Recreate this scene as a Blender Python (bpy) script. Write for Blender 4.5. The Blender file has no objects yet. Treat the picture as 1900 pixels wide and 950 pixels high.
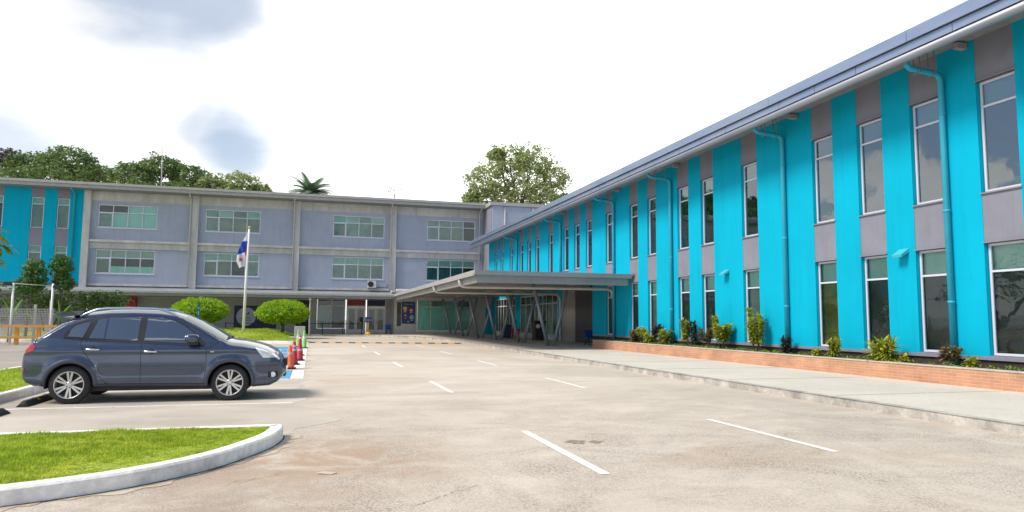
import bpy, math, random
from mathutils import Vector
R = math.radians
random.seed(7)
sc = bpy.context.scene
col = sc.collection

# ---------------------------------------------------------------- camera
YAW, PITCH, ROLL, CAMH = -0.2781, 0.0913, 0.0075, 1.525
cam_d = bpy.data.cameras.new('camera')
cam = bpy.data.objects.new('camera', cam_d); col.objects.link(cam)
cam_d.sensor_width = 36.0; cam_d.lens = 1297.6/1900*36
cam_d.clip_start = 0.1; cam_d.clip_end = 3000
from mathutils import Matrix
cam.matrix_world = (Matrix.Translation((0, 0, CAMH)) @ Matrix.Rotation(YAW, 4, 'Z')
                    @ Matrix.Rotation(math.pi/2+PITCH, 4, 'X') @ Matrix.Rotation(ROLL, 4, 'Z'))
sc.camera = cam

# ---------------------------------------------------------------- sun and sky
SUN = Vector((-1.0, -0.22, 1.12)).normalized()          # direction towards the sun
sd = bpy.data.lights.new('sun', 'SUN'); sd.energy = 2.2; sd.angle = R(20); sd.color = (1.0, 0.93, 0.82)
sun = bpy.data.objects.new('sun', sd); col.objects.link(sun)
sun.rotation_euler = SUN.to_track_quat('Z', 'Y').to_euler(); sun.location = (-30, 0, 40)
elev = math.asin(SUN.z); azim = math.atan2(SUN.x, SUN.y)

world = bpy.data.worlds.new('World'); sc.world = world; world.use_nodes = True
nt = world.node_tree; N = nt.nodes; L = nt.links; N.clear()
def nd(t, **k):
    n = N.new(t)
    for a, b in k.items(): setattr(n, a, b)
    return n
def mth(op, a, b=None, clamp=False):
    n = nd('ShaderNodeMath', operation=op, use_clamp=clamp)
    for i, v in enumerate((a, b)):
        if v is None: continue
        if isinstance(v, (int, float)): n.inputs[i].default_value = v
        else: L.new(v, n.inputs[i])
    return n.outputs[0]
def sstep(v, lo, hi, t0=0., t1=1.):
    n = nd('ShaderNodeMapRange', interpolation_type='SMOOTHSTEP')
    L.new(v, n.inputs['Value']); n.inputs['From Min'].default_value = lo; n.inputs['From Max'].default_value = hi
    n.inputs['To Min'].default_value = t0; n.inputs['To Max'].default_value = t1
    return n.outputs[0]
sky = nd('ShaderNodeTexSky', sky_type='NISHITA', sun_disc=False)
sky.sun_elevation = elev; sky.sun_rotation = azim; sky.air_density = 1.0; sky.dust_density = 1.2; sky.ozone_density = 1.5
tc = nd('ShaderNodeTexCoord')
def dirdot(v):
    v = Vector(v).normalized()
    n = nd('ShaderNodeVectorMath', operation='DOT_PRODUCT'); L.new(tc.outputs['Generated'], n.inputs[0]); n.inputs[1].default_value = v
    return n.outputs['Value']
def noise(scale, detail, rough=0.5, stretch=(1, 1, 1)):
    mp = nd('ShaderNodeMapping'); L.new(tc.outputs['Generated'], mp.inputs[0]); mp.inputs['Scale'].default_value = stretch
    n = nd('ShaderNodeTexNoise'); L.new(mp.outputs[0], n.inputs['Vector'])
    n.inputs['Scale'].default_value = scale; n.inputs['Detail'].default_value = detail; n.inputs['Roughness'].default_value = rough
    return n.outputs['Fac']
cum = noise(4.2, 9, 0.55, (1, 1, 1.7))
wisp = noise(5.0, 4, 0.5, (1, 1, 2.5))
sepz = nd('ShaderNodeSeparateXYZ'); L.new(tc.outputs['Generated'], sepz.inputs[0])
lowness = mth('MULTIPLY', mth('SUBTRACT', 0.19, sepz.outputs[2]), 0.8)
lowness = mth('MAXIMUM', lowness, -0.075)
cover = sstep(mth('ADD', cum, lowness), 0.50, 0.545)                                       # cumulus all round the sky
bank = sstep(dirdot((0.12, 0.94, 0.28)), 0.64, 0.78)                 # the white cloud bank over the school
cloud = mth('MAXIMUM', cover, bank)
holes = None                                                         # gaps in the bank where blue shows
for v, rad, depth in (((-0.205, 0.895, 0.405), 0.088, 0.68), ((-0.145, 0.90, 0.400), 0.086, 0.68), ((-0.101, 0.966, 0.236), 0.048, 0.78),
                      ((-0.13, 0.963, 0.246), 0.038, 0.5), ((-0.06, 0.968, 0.228), 0.034, 0.35),
                      ((-0.35, 0.92, 0.18), 0.055, 0.55), ((-0.235, 0.95, 0.185), 0.04, 0.22)):
    d = mth('SUBTRACT', dirdot(v), mth('MULTIPLY', mth('SUBTRACT', wisp, 0.5), rad*rad*1.7))
    h = sstep(d, math.cos(rad*1.4), math.cos(rad*0.1), 0, depth)
    holes = h if holes is None else mth('MAXIMUM', holes, h)
cloud = mth('MULTIPLY', cloud, mth('SUBTRACT', 1.0, holes))
bright = sstep(dirdot((0.45, 0.85, 0.15)), 0.70, 0.98, 0.80, 0.98)
shade = sstep(noise(4.0, 7, 0.6, (1, 1, 2)), 0.3, 0.62, 0.80, 1.0)
lum = mth('MULTIPLY', bright, mth('MAXIMUM', shade, sstep(dirdot((0.30, 0.94, 0.22)), 0.80, 0.93)))
lum = mth('MULTIPLY', lum, mth('SUBTRACT', 1.0, mth('MULTIPLY', sstep(dirdot((-0.42, 0.86, 0.30)), 0.80, 0.97), 0.12)))
cc = nd('ShaderNodeVectorMath', operation='SCALE'); cc.inputs[0].default_value = (0.985, 0.985, 0.975); L.new(lum, cc.inputs['Scale'])
sk = nd('ShaderNodeVectorMath', operation='SCALE'); L.new(sky.outputs[0], sk.inputs[0]); sk.inputs['Scale'].default_value = 0.080
mx = nd('ShaderNodeMix', data_type='RGBA'); L.new(cloud, mx.inputs[0]); L.new(sk.outputs[0], mx.inputs[6]); L.new(cc.outputs[0], mx.inputs[7])
bg = nd('ShaderNodeBackground'); L.new(mx.outputs[2], bg.inputs[0]); bg.inputs[1].default_value = 1.0
wo = nd('ShaderNodeOutputWorld'); L.new(bg.outputs[0], wo.inputs[0])

sc.view_settings.view_transform = 'Standard'; sc.view_settings.look = 'None'
sc.view_settings.exposure = 0.90; sc.view_settings.gamma = 1.0
sc.view_settings.use_curve_mapping = False
sc.render.engine = 'CYCLES'
sc.cycles.max_bounces = 8; sc.cycles.transparent_max_bounces = 12

# ---------------------------------------------------------------- materials
def material(name, colr, rough=0.8, metal=0.0, var=0.0, vscale=3.0, colr2=None, bump=0.0, bscale=40.0, spec=0.5, coat=0.0, stretch=(1, 1, 1), fine=0.0, fscale=60., trans=0.0, streak=0.0, lo=0.36, hi=0.66):
    m = bpy.data.materials.new(name); m.use_nodes = True
    t = m.node_tree; n = t.nodes; l = t.links; b = n['Principled BSDF']
    b.inputs['Roughness'].default_value = rough; b.inputs['Metallic'].default_value = metal
    b.inputs['Specular IOR Level'].default_value = spec; b.inputs['Coat Weight'].default_value = coat
    b.inputs['Coat Roughness'].default_value = 0.03
    b.inputs['Base Color'].default_value = (*colr, 1)
    co = n.new('ShaderNodeTexCoord'); mp = n.new('ShaderNodeMapping'); l.new(co.outputs['Object'], mp.inputs[0]); mp.inputs['Scale'].default_value = stretch
    if var > 0 or colr2:
        c2 = colr2 or tuple(c*(1-var) for c in colr)
        no = n.new('ShaderNodeTexNoise'); l.new(mp.outputs[0], no.inputs['Vector']); no.inputs['Scale'].default_value = vscale
        no.inputs['Detail'].default_value = 8; no.inputs['Roughness'].default_value = 0.62
        mr = n.new('ShaderNodeMapRange'); l.new(no.outputs['Fac'], mr.inputs[0]); mr.inputs[1].default_value = lo; mr.inputs[2].default_value = hi
        mi = n.new('ShaderNodeMix'); mi.data_type = 'RGBA'; l.new(mr.outputs[0], mi.inputs[0])
        mi.inputs[6].default_value = (*colr, 1); mi.inputs[7].default_value = (*c2, 1)
        out = mi.outputs[2]
        if fine > 0:
            n2 = n.new('ShaderNodeTexNoise'); l.new(mp.outputs[0], n2.inputs['Vector']); n2.inputs['Scale'].default_value = fscale; n2.inputs['Detail'].default_value = 3
            m2 = n.new('ShaderNodeMapRange'); l.new(n2.outputs['Fac'], m2.inputs[0]); m2.inputs[1].default_value = 0.3; m2.inputs[2].default_value = 0.7
            m2.inputs[3].default_value = 1-fine; m2.inputs[4].default_value = 1+fine
            vm = n.new('ShaderNodeVectorMath'); vm.operation = 'SCALE'; l.new(out, vm.inputs[0]); l.new(m2.outputs[0], vm.inputs['Scale'])
            out = vm.outputs[0]
        if streak > 0:
            m3 = n.new('ShaderNodeMapping'); l.new(co.outputs['Object'], m3.inputs[0]); m3.inputs['Scale'].default_value = (2.6, 2.6, 0.16)
            n3 = n.new('ShaderNodeTexNoise'); l.new(m3.outputs[0], n3.inputs['Vector']); n3.inputs['Scale'].default_value = 1.4; n3.inputs['Detail'].default_value = 7; n3.inputs['Roughness'].default_value = 0.7
            r3 = n.new('ShaderNodeMapRange'); l.new(n3.outputs['Fac'], r3.inputs[0]); r3.inputs[1].default_value = 0.50; r3.inputs[2].default_value = 0.74; r3.inputs[3].default_value = 1.0; r3.inputs[4].default_value = 1-streak
            v3 = n.new('ShaderNodeVectorMath'); v3.operation = 'SCALE'; l.new(out, v3.inputs[0]); l.new(r3.outputs[0], v3.inputs['Scale'])
            out = v3.outputs[0]
        l.new(out, b.inputs['Base Color'])
    if bump > 0:
        nb = n.new('ShaderNodeTexNoise'); l.new(mp.outputs[0], nb.inputs['Vector']); nb.inputs['Scale'].default_value = bscale; nb.inputs['Detail'].default_value = 5
        bm_ = n.new('ShaderNodeBump'); bm_.inputs['Strength'].default_value = bump; bm_.inputs['Distance'].default_value = 0.02
        l.new(nb.outputs['Fac'], bm_.inputs['Height']); l.new(bm_.outputs[0], b.inputs['Normal'])
    if trans > 0:
        tr = n.new('ShaderNodeBsdfTranslucent'); ms = n.new('ShaderNodeMixShader'); ms.inputs[0].default_value = trans
        src = b.inputs['Base Color']
        if src.is_linked: l.new(src.links[0].from_socket, tr.inputs[0])
        else: tr.inputs[0].default_value = (*colr, 1)
        l.new(b.outputs[0], ms.inputs[1]); l.new(tr.outputs[0], ms.inputs[2]); l.new(ms.outputs[0], n['Material Output'].inputs[0])
    return m

def glass_mat(name, tint=(0.80, 0.92, 0.88), ior=1.6, rough=0.01):
    m = bpy.data.materials.new(name); m.use_nodes = True
    t = m.node_tree; n = t.nodes; l = t.links; n.remove(n['Principled BSDF'])
    tr = n.new('ShaderNodeBsdfTransparent'); tr.inputs[0].default_value = (*tint, 1)
    gl = n.new('ShaderNodeBsdfGlossy'); gl.inputs['Roughness'].default_value = rough; gl.inputs[0].default_value = (0.9, 0.96, 1, 1)
    co = n.new('ShaderNodeTexCoord'); no = n.new('ShaderNodeTexNoise'); l.new(co.outputs['Object'], no.inputs['Vector']); no.inputs['Scale'].default_value = 1.3
    bu = n.new('ShaderNodeBump'); bu.inputs['Strength'].default_value = 0.03; bu.inputs['Distance'].default_value = 0.1; l.new(no.outputs['Fac'], bu.inputs['Height'])
    l.new(bu.outputs[0], gl.inputs['Normal'])
    fr = n.new('ShaderNodeFresnel'); fr.inputs[0].default_value = ior
    ms = n.new('ShaderNodeMixShader'); l.new(fr.outputs[0], ms.inputs[0]); l.new(tr.outputs[0], ms.inputs[1]); l.new(gl.outputs[0], ms.inputs[2])
    l.new(ms.outputs[0], n['Material Output'].inputs[0])
    return m

def ground_mat():
    m = bpy.data.materials.new('worn_concrete_road'); m.use_nodes = True
    t = m.node_tree; n = t.nodes; l = t.links; b = n['Principled BSDF']; b.inputs['Roughness'].default_value = 0.82
    b.inputs['Specular IOR Level'].default_value = 0.35
    co = n.new('ShaderNodeTexCoord')
    def no(scale, det=6, ro=0.6, st=(1, 1, 1), lo=0.35, hi=0.65, dist=0.0):
        mp = n.new('ShaderNodeMapping'); l.new(co.outputs['Object'], mp.inputs[0]); mp.inputs['Scale'].default_value = st
        x = n.new('ShaderNodeTexNoise'); l.new(mp.outputs[0], x.inputs['Vector']); x.inputs['Scale'].default_value = scale
        x.inputs['Detail'].default_value = det; x.inputs['Roughness'].default_value = ro; x.inputs['Distortion'].default_value = dist
        r = n.new('ShaderNodeMapRange'); l.new(x.outputs['Fac'], r.inputs[0]); r.inputs[1].default_value = lo; r.inputs[2].default_value = hi
        return r.outputs[0]
    def mix(f, a, c):
        x = n.new('ShaderNodeMix'); x.data_type = 'RGBA'; l.new(f, x.inputs[0])
        for i, v in ((6, a), (7, c)):
            if isinstance(v, tuple): x.inputs[i].default_value = (*v, 1)
            else: l.new(v, x.inputs[i])
        return x.outputs[2]
    def mul(f, k):
        x = n.new('ShaderNodeMath'); x.operation = 'MULTIPLY'; l.new(f, x.inputs[0])
        if isinstance(k, (int, float)): x.inputs[1].default_value = k
        else: l.new(k, x.inputs[1])
        return x.outputs[0]
    base = mix(no(0.16, 6, 0.6, (1, 1, 1), 0.36, 0.62, 1.0), (0.66, 0.58, 0.485), (0.53, 0.46, 0.38))
    base = mix(mul(no(0.30, 7, 0.65, (0.45, 1, 1), 0.52, 0.62, 1.5), 0.65), base, (0.68, 0.61, 0.52))     # pale dusty streaks
    base = mix(mul(no(0.45, 6, 0.6, (0.6, 1, 1), 0.57, 0.68, 0.8), 0.55), base, (0.50, 0.35, 0.235))      # reddish earth stains
    base = mix(mul(no(0.8, 6, 0.7, (0.35, 1, 1), 0.58, 0.70, 0.5), 0.55), base, (0.30, 0.26, 0.215))      # damp patches
    base = mix(mul(no(2.2, 5, 0.6, (0.4, 1, 1), 0.56, 0.75, 0.5), 0.35), base, (0.26, 0.22, 0.18))
    # bare coarse aggregate near the entrance, smoother towards the school
    sp = n.new('ShaderNodeSeparateXYZ'); l.new(co.outputs['Object'], sp.inputs[0])
    nr = n.new('ShaderNodeMapRange'); l.new(sp.outputs[1], nr.inputs[0]); nr.inputs[1].default_value = 18; nr.inputs[2].default_value = 8
    vo = n.new('ShaderNodeTexVoronoi'); l.new(co.outputs['Object'], vo.inputs['Vector']); vo.inputs['Scale'].default_value = 48
    gr = n.new('ShaderNodeMapRange'); l.new(vo.outputs['Distance'], gr.inputs[0]); gr.inputs[1].default_value = 0.25; gr.inputs[2].default_value = 0.75
    patchy = no(0.7, 5, 0.65, (1, 1, 1), 0.34, 0.62, 1.2)
    base = mix(mul(mul(mul(gr.outputs[0], nr.outputs[0]), patchy), 0.72), base, (0.15, 0.115, 0.085))
    sand = no(75, 3, 0.6, (1, 1, 1), 0.42, 0.7)
    base = mix(mul(mul(sand, nr.outputs[0]), 0.5), base, (0.60, 0.54, 0.46))
    base = mix(mul(no(22, 4, 0.7), 0.28), base, (0.27, 0.23, 0.19))
    # brown run-off stain round the tip of the grass island, tyre-worn lanes
    def near(cx, cy, r0, r1):
        c_ = n.new('ShaderNodeVectorMath'); c_.operation = 'DISTANCE'; l.new(co.outputs['Object'], c_.inputs[0]); c_.inputs[1].default_value = (cx, cy, 0)
        q = n.new('ShaderNodeMapRange'); q.interpolation_type = 'SMOOTHSTEP'; l.new(c_.outputs['Value'], q.inputs[0]); q.inputs[1].default_value = r1; q.inputs[2].default_value = r0; return q.outputs[0]
    base = mix(mul(mul(near(0.15, 7.9, 0.3, 2.3), no(1.3, 6, 0.65, (1, 1, 1), 0.36, 0.56, 1.0)), 0.75), base, (0.36, 0.24, 0.155))
    base = mix(mul(mul(near(-0.9, 6.2, 0.3, 1.9), no(1.6, 6, 0.65, (1, 1, 1), 0.40, 0.60, 1.0)), 0.65), base, (0.33, 0.25, 0.19))
    base = mix(mul(mul(near(0.4, 24.5, 0.2, 2.4), no(0.9, 5, 0.6, (0.3, 1, 1), 0.48, 0.6, 0.6)), 0.5), base, (0.33, 0.28, 0.22))
    base = mix(mul(mul(near(7.6, 9.5, 0.5, 5.0), no(0.7, 6, 0.6, (0.5, 1, 1), 0.46, 0.62, 0.8)), 0.5), base, (0.38, 0.31, 0.25))
    # hairline cracks
    vc = n.new('ShaderNodeTexVoronoi'); vc.feature = 'DISTANCE_TO_EDGE'; vc.inputs['Scale'].default_value = 0.23
    dn = n.new('ShaderNodeTexNoise'); dn.inputs['Scale'].default_value = 1.6; dn.inputs['Detail'].default_value = 5; l.new(co.outputs['Object'], dn.inputs['Vector'])
    vadd = n.new('ShaderNodeMix'); vadd.data_type = 'RGBA'; vadd.blend_type = 'LINEAR_LIGHT'; vadd.inputs[0].default_value = 0.6
    l.new(co.outputs['Object'], vadd.inputs[6]); l.new(dn.outputs['Color'], vadd.inputs[7]); l.new(vadd.outputs[2], vc.inputs['Vector'])
    cr = n.new('ShaderNodeMapRange'); l.new(vc.outputs[0], cr.inputs[0]); cr.inputs[1].default_value = 0.0035; cr.inputs[2].default_value = 0.0
    crm = mul(cr.outputs[0], no(0.5, 3, 0.5, (1, 1, 1), 0.50, 0.62))
    base = mix(mul(crm, 0.4), base, (0.11, 0.09, 0.075))
    l.new(base, b.inputs['Base Color'])
    bu = n.new('ShaderNodeBump'); bu.inputs['Strength'].default_value = 0.5; bu.inputs['Distance'].default_value = 0.012
    nb = n.new('ShaderNodeTexNoise'); nb.inputs['Scale'].default_value = 45; nb.inputs['Detail'].default_value = 5; l.new(co.outputs['Object'], nb.inputs['Vector'])
    l.new(nb.outputs['Fac'], bu.inputs['Height']); l.new(bu.outputs[0], b.inputs['Normal'])
    return m

def brick_mat():
    m = bpy.data.materials.new('brick_tile'); m.use_nodes = True
    t = m.node_tree; n = t.nodes; l = t.links; b = n['Principled BSDF']; b.inputs['Roughness'].default_value = 0.85
    co = n.new('ShaderNodeTexCoord'); sp = n.new('ShaderNodeSeparateXYZ'); l.new(co.outputs['Object'], sp.inputs[0])
    ad = n.new('ShaderNodeMath'); ad.operation = 'ADD'; l.new(sp.outputs[0], ad.inputs[0]); l.new(sp.outputs[1], ad.inputs[1])
    cb = n.new('ShaderNodeCombineXYZ'); l.new(ad.outputs[0], cb.inputs[0]); l.new(sp.outputs[2], cb.inputs[1])
    br = n.new('ShaderNodeTexBrick'); l.new(cb.outputs[0], br.inputs['Vector'])
    br.inputs['Scale'].default_value = 1.0; br.inputs['Brick Width'].default_value = 0.30; br.inputs['Row Height'].default_value = 0.068
    br.inputs['Mortar Size'].default_value = 0.0035; br.inputs['Color1'].default_value = (0.52, 0.27, 0.16, 1); br.inputs['Color2'].default_value = (0.45, 0.22, 0.13, 1)
    br.inputs['Mortar'].default_value = (0.60, 0.46, 0.35, 1); br.inputs['Bias'].default_value = 0.1; br.inputs['Mortar Smooth'].default_value = 0.3
    no = n.new('ShaderNodeTexNoise'); l.new(co.outputs['Object'], no.inputs['Vector']); no.inputs['Scale'].default_value = 1.8; no.inputs['Detail'].default_value = 7
    mr = n.new('ShaderNodeMapRange'); l.new(no.outputs['Fac'], mr.inputs[0]); mr.inputs[1].default_value = 0.3; mr.inputs[2].default_value = 0.7; mr.inputs[3].default_value = 0.82; mr.inputs[4].default_value = 1.12
    vm = n.new('ShaderNodeVectorMath'); vm.operation = 'SCALE'; l.new(br.outputs[0], vm.inputs[0]); l.new(mr.outputs[0], vm.inputs['Scale'])
    l.new(vm.outputs[0], b.inputs['Base Color'])
    bu = n.new('ShaderNodeBump'); bu.inputs['Strength'].default_value = 0.4; bu.inputs['Distance'].default_value = 0.01; bu.invert = True
    l.new(br.outputs['Fac'], bu.inputs['Height']); l.new(bu.outputs[0], b.inputs['Normal'])
    return m

def leaf_mat(name, c1, c2, c3, vs=0.9, fs=9., trans=0.3, rough=0.55):
    """three hues mixed by a slow and a fast noise: light and dark clumps"""
    m = bpy.data.materials.new(name); m.use_nodes = True
    t = m.node_tree; n = t.nodes; l = t.links; b = n['Principled BSDF']; b.inputs['Roughness'].default_value = rough
    b.inputs['Specular IOR Level'].default_value = 0.35
    co = n.new('ShaderNodeTexCoord')
    def no(scale):
        x = n.new('ShaderNodeTexNoise'); l.new(co.outputs['Object'], x.inputs['Vector']); x.inputs['Scale'].default_value = scale; x.inputs['Detail'].default_value = 3
        r = n.new('ShaderNodeMapRange'); l.new(x.outputs['Fac'], r.inputs[0]); r.inputs[1].default_value = 0.35; r.inputs[2].default_value = 0.65
        return r.outputs[0]
    a = n.new('ShaderNodeMix'); a.data_type = 'RGBA'; l.new(no(vs), a.inputs[0]); a.inputs[6].default_value = (*c1, 1); a.inputs[7].default_value = (*c2, 1)
    c = n.new('ShaderNodeMix'); c.data_type = 'RGBA'; l.new(no(fs), c.inputs[0]); l.new(a.outputs[2], c.inputs[6]); c.inputs[7].default_value = (*c3, 1)
    l.new(c.outputs[2], b.inputs['Base Color'])
    tr = n.new('ShaderNodeBsdfTranslucent'); l.new(c.outputs[2], tr.inputs[0])
    ms = n.new('ShaderNodeMixShader'); ms.inputs[0].default_value = trans
    l.new(b.outputs[0], ms.inputs[1]); l.new(tr.outputs[0], ms.inputs[2]); l.new(ms.outputs[0], n['Material Output'].inputs[0])
    return m

M = {}
M['road'] = ground_mat()
M['parking'] = material('parking_concrete', (0.56, 0.50, 0.42), 0.85, var=0.3, vscale=0.6, colr2=(0.40, 0.35, 0.29), stretch=(0.5, 1, 1), bump=0.3, bscale=50, fine=0.07)
M['lane'] = material('old_asphalt', (0.36, 0.32, 0.275), 0.85, var=0.3, vscale=0.35, colr2=(0.27, 0.235, 0.20), fine=0.08)
M['sidewalk'] = material('pavement_concrete', (0.62, 0.56, 0.475), 0.85, vscale=0.45, colr2=(0.54, 0.49, 0.42), bump=0.15, fine=0.07, fscale=12)
M['kerb'] = material('weathered_kerb', (0.52, 0.49, 0.44), 0.85, vscale=2.2, colr2=(0.25, 0.235, 0.215), bump=0.4, fine=0.12, fscale=20)
M['white_kerb'] = material('white_kerb_paint', (0.88, 0.85, 0.83), 0.7, vscale=1.5, colr2=(0.52, 0.49, 0.48), bump=0.4, fine=0.10, fscale=14, lo=0.50, hi=0.72)
M['marking'] = material('road_paint', (0.86, 0.84, 0.79), 0.7, vscale=5.0, colr2=(0.72, 0.68, 0.61), fine=0.08)
M['apron'] = material('cement_apron', (0.60, 0.51, 0.40), 0.9, vscale=3, colr2=(0.42, 0.33, 0.24), fine=0.1, fscale=30, bump=0.3)
def worn(m, scale=9.0, lo=0.60, hi=0.68, keep=0.35):
    t = m.node_tree; n = t.nodes; l = t.links; b = n['Principled BSDF']
    co = n.new('ShaderNodeTexCoord'); x = n.new('ShaderNodeTexNoise'); l.new(co.outputs['Object'], x.inputs['Vector']); x.inputs['Scale'].default_value = scale; x.inputs['Detail'].default_value = 8; x.inputs['Roughness'].default_value = 0.75
    r = n.new('ShaderNodeMapRange'); l.new(x.outputs['Fac'], r.inputs[0]); r.inputs[1].default_value = lo; r.inputs[2].default_value = hi; r.inputs[3].default_value = 1; r.inputs[4].default_value = keep
    l.new(r.outputs[0], b.inputs['Alpha'])
worn(M['marking'])
M['blue_paint'] = material('blue_bay_paint', (0.03, 0.27, 0.52), 0.65, vscale=3, colr2=(0.05, 0.33, 0.58))
M['cyan'] = material('cyan_wall_paint', (0.0, 0.39, 0.575), 0.8, vscale=0.5, colr2=(0.0, 0.35, 0.505), bump=0.10, bscale=25, spec=0.12, fine=0.035, fscale=2.0, streak=0.14)
M['cyan_pipe'] = material('cyan_pipe_paint', (0.02, 0.36, 0.50), 0.5, var=0.1)
M['grey_panel'] = material('grey_wall_panel', (0.215, 0.220, 0.268), 0.8, vscale=0.8, colr2=(0.185, 0.188, 0.235), bump=0.06, streak=0.12, fine=0.03, fscale=3)
M['lavender'] = material('lavender_wall_paint', (0.37, 0.405, 0.505), 0.8, vscale=0.35, colr2=(0.335, 0.365, 0.465), bump=0.05, fine=0.04, fscale=1.2, streak=0.14)
M['beige_conc'] = material('fair_faced_concrete', (0.56, 0.55, 0.53), 0.85, vscale=0.9, colr2=(0.42, 0.41, 0.395), bump=0.2, fine=0.08, fscale=3, stretch=(1, 1, 0.35))
M['dark_grey_wall'] = material('porch_grey_wall', (0.36, 0.37, 0.39), 0.85, vscale=0.5, colr2=(0.30, 0.31, 0.33))  # the wall's own grey, ground floor under the porch
M['charcoal'] = material('charcoal_wall', (0.075, 0.078, 0.085), 0.8, var=0.2)
M['brown_grey'] = material('brown_grey_wall', (0.32, 0.30, 0.29), 0.85, var=0.12, vscale=1)
M['steel_blue'] = material('galvanised_fascia', (0.36, 0.42, 0.53), 0.38, 0.75, vscale=1.2, colr2=(0.27, 0.34, 0.48), bump=0.12, bscale=6, stretch=(1, 0.3, 1))
M['gutter'] = material('galvanised_gutter', (0.27, 0.29, 0.34), 0.5, 0.6, vscale=2, colr2=(0.34, 0.345, 0.38), stretch=(1, 0.2, 1))
M['roof'] = material('metal_roof_sheet', (0.42, 0.45, 0.47), 0.5, 0.4, vscale=1.5, colr2=(0.33, 0.36, 0.38))
M['soffit'] = material('soffit_grey', (0.27, 0.27, 0.265), 0.8, var=0.2)
M['canopy_steel'] = material('canopy_grey_steel', (0.26, 0.275, 0.28), 0.5, 0.2, var=0.15, vscale=1.0)
M['canopy_light'] = material('canopy_pale_trim', (0.40, 0.395, 0.38), 0.55, 0.15, var=0.15)
M['pipe_beige'] = material('beige_pipe', (0.52, 0.49, 0.44), 0.55, var=0.15)
M['column'] = material('column_steel_paint', (0.26, 0.31, 0.36), 0.45, 0.3, var=0.12)
M['frame'] = material('window_frame_aluminium', (0.60, 0.62, 0.70), 0.45, 0.15)
M['frame_white'] = material('door_frame_white', (0.60, 0.61, 0.61), 0.5, 0.05, var=0.08)
M['glass'] = glass_mat('window_glass')
M['glass_up'] = glass_mat('upper_window_glass', (0.62, 0.76, 0.74), 2.9)
M['blind'] = material('pale_green_blind', (0.52, 0.74, 0.65), 0.8, vscale=2, colr2=(0.45, 0.65, 0.59))
M['blind_dim'] = material('dim_green_blind', (0.40, 0.54, 0.49), 0.8, vscale=1.5, colr2=(0.28, 0.38, 0.37))
M['mint'] = material('mint_curtain', (0.56, 0.90, 0.84), 0.85, vscale=6, colr2=(0.44, 0.80, 0.74), stretch=(1.6, 1.6, 0.12))
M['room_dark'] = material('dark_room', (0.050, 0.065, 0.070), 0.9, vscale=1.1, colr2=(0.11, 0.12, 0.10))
M['room_olive'] = material('olive_room', (0.28, 0.34, 0.32), 0.9, vscale=0.8, colr2=(0.42, 0.47, 0.42))
M['room_teal'] = material('teal_curtain', (0.05, 0.13, 0.13), 0.9, vscale=6, colr2=(0.10, 0.26, 0.24), stretch=(2, 2, 0.1))
M['yellow_room'] = material('yellow_room', (0.32, 0.31, 0.05), 0.9, vscale=1.2, colr2=(0.12, 0.13, 0.06))
M['soil'] = material('dark_soil', (0.055, 0.04, 0.03), 0.95, var=0.4, vscale=8, bump=0.6)
M['brick'] = brick_mat()
M['coping'] = material('planter_coping', (0.52, 0.47, 0.41), 0.85, var=0.25, vscale=4)
M['lawn'] = leaf_mat('lawn_turf', (0.33, 0.42, 0.03), (0.46, 0.48, 0.07), (0.22, 0.30, 0.03), 1.3, 16., 0.0, 0.9)
M['grass'] = leaf_mat('grass_blade', (0.42, 0.56, 0.03), (0.64, 0.68, 0.09), (0.28, 0.40, 0.02), 1.1, 9., 0.4)
M['hedge'] = leaf_mat('lime_foliage', (0.40, 0.60, 0.02), (0.52, 0.70, 0.03), (0.25, 0.42, 0.02), 1.8, 7., 0.5)
M['tree_a'] = leaf_mat('tree_foliage_dark', (0.13, 0.21, 0.07), (0.22, 0.31, 0.09), (0.16, 0.24, 0.08), 0.35, 1.8, 0.3)
M['tree_b'] = leaf_mat('tree_foliage_olive', (0.32, 0.40, 0.14), (0.21, 0.28, 0.10), (0.40, 0.46, 0.20), 0.35, 1.5, 0.3)
M['purple'] = leaf_mat('tree_foliage_purple', (0.10, 0.07, 0.11), (0.08, 0.08, 0.07), (0.13, 0.11, 0.12), 0.6, 2, 0.2)
M['palm'] = leaf_mat('palm_foliage', (0.17, 0.26, 0.15), (0.24, 0.34, 0.20), (0.12, 0.20, 0.12), 0.8, 3, 0.3)
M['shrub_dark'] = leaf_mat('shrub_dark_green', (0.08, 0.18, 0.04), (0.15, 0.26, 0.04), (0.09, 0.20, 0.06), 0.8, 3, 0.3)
M['shrub_mid'] = leaf_mat('shrub_mid_green', (0.07, 0.13, 0.02), (0.12, 0.19, 0.025), (0.045, 0.09, 0.02), 0.8, 3, 0.3)
M['banana'] = leaf_mat('banana_leaf', (0.16, 0.34, 0.05), (0.22, 0.40, 0.07), (0.12, 0.27, 0.04), 2, 8, 0.4)
M['big_leaf'] = leaf_mat('almond_leaf', (0.16, 0.24, 0.03), (0.32, 0.27, 0.04), (0.10, 0.18, 0.03), 6, 20, 0.4)
M['croton_y'] = leaf_mat('croton_yellow_green', (0.74, 0.62, 0.03), (0.42, 0.50, 0.05), (0.22, 0.31, 0.05), 7, 22, 0.3)
M['croton_g'] = leaf_mat('croton_mixed_green', (0.30, 0.38, 0.06), (0.52, 0.48, 0.06), (0.22, 0.27, 0.06), 6, 20, 0.3)
M['croton_r'] = leaf_mat('croton_dark_bronze', (0.20, 0.19, 0.08), (0.14, 0.17, 0.06), (0.26, 0.14, 0.08), 6, 20, 0.2)
M['croton_p'] = leaf_mat('cordyline_purple', (0.07, 0.045, 0.06), (0.10, 0.09, 0.08), (0.05, 0.07, 0.04), 6, 20, 0.2)
M['flower'] = leaf_mat('yellow_flower', (0.75, 0.50, 0.02), (0.65, 0.45, 0.03), (0.60, 0.55, 0.05), 6, 20, 0.3)
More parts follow.
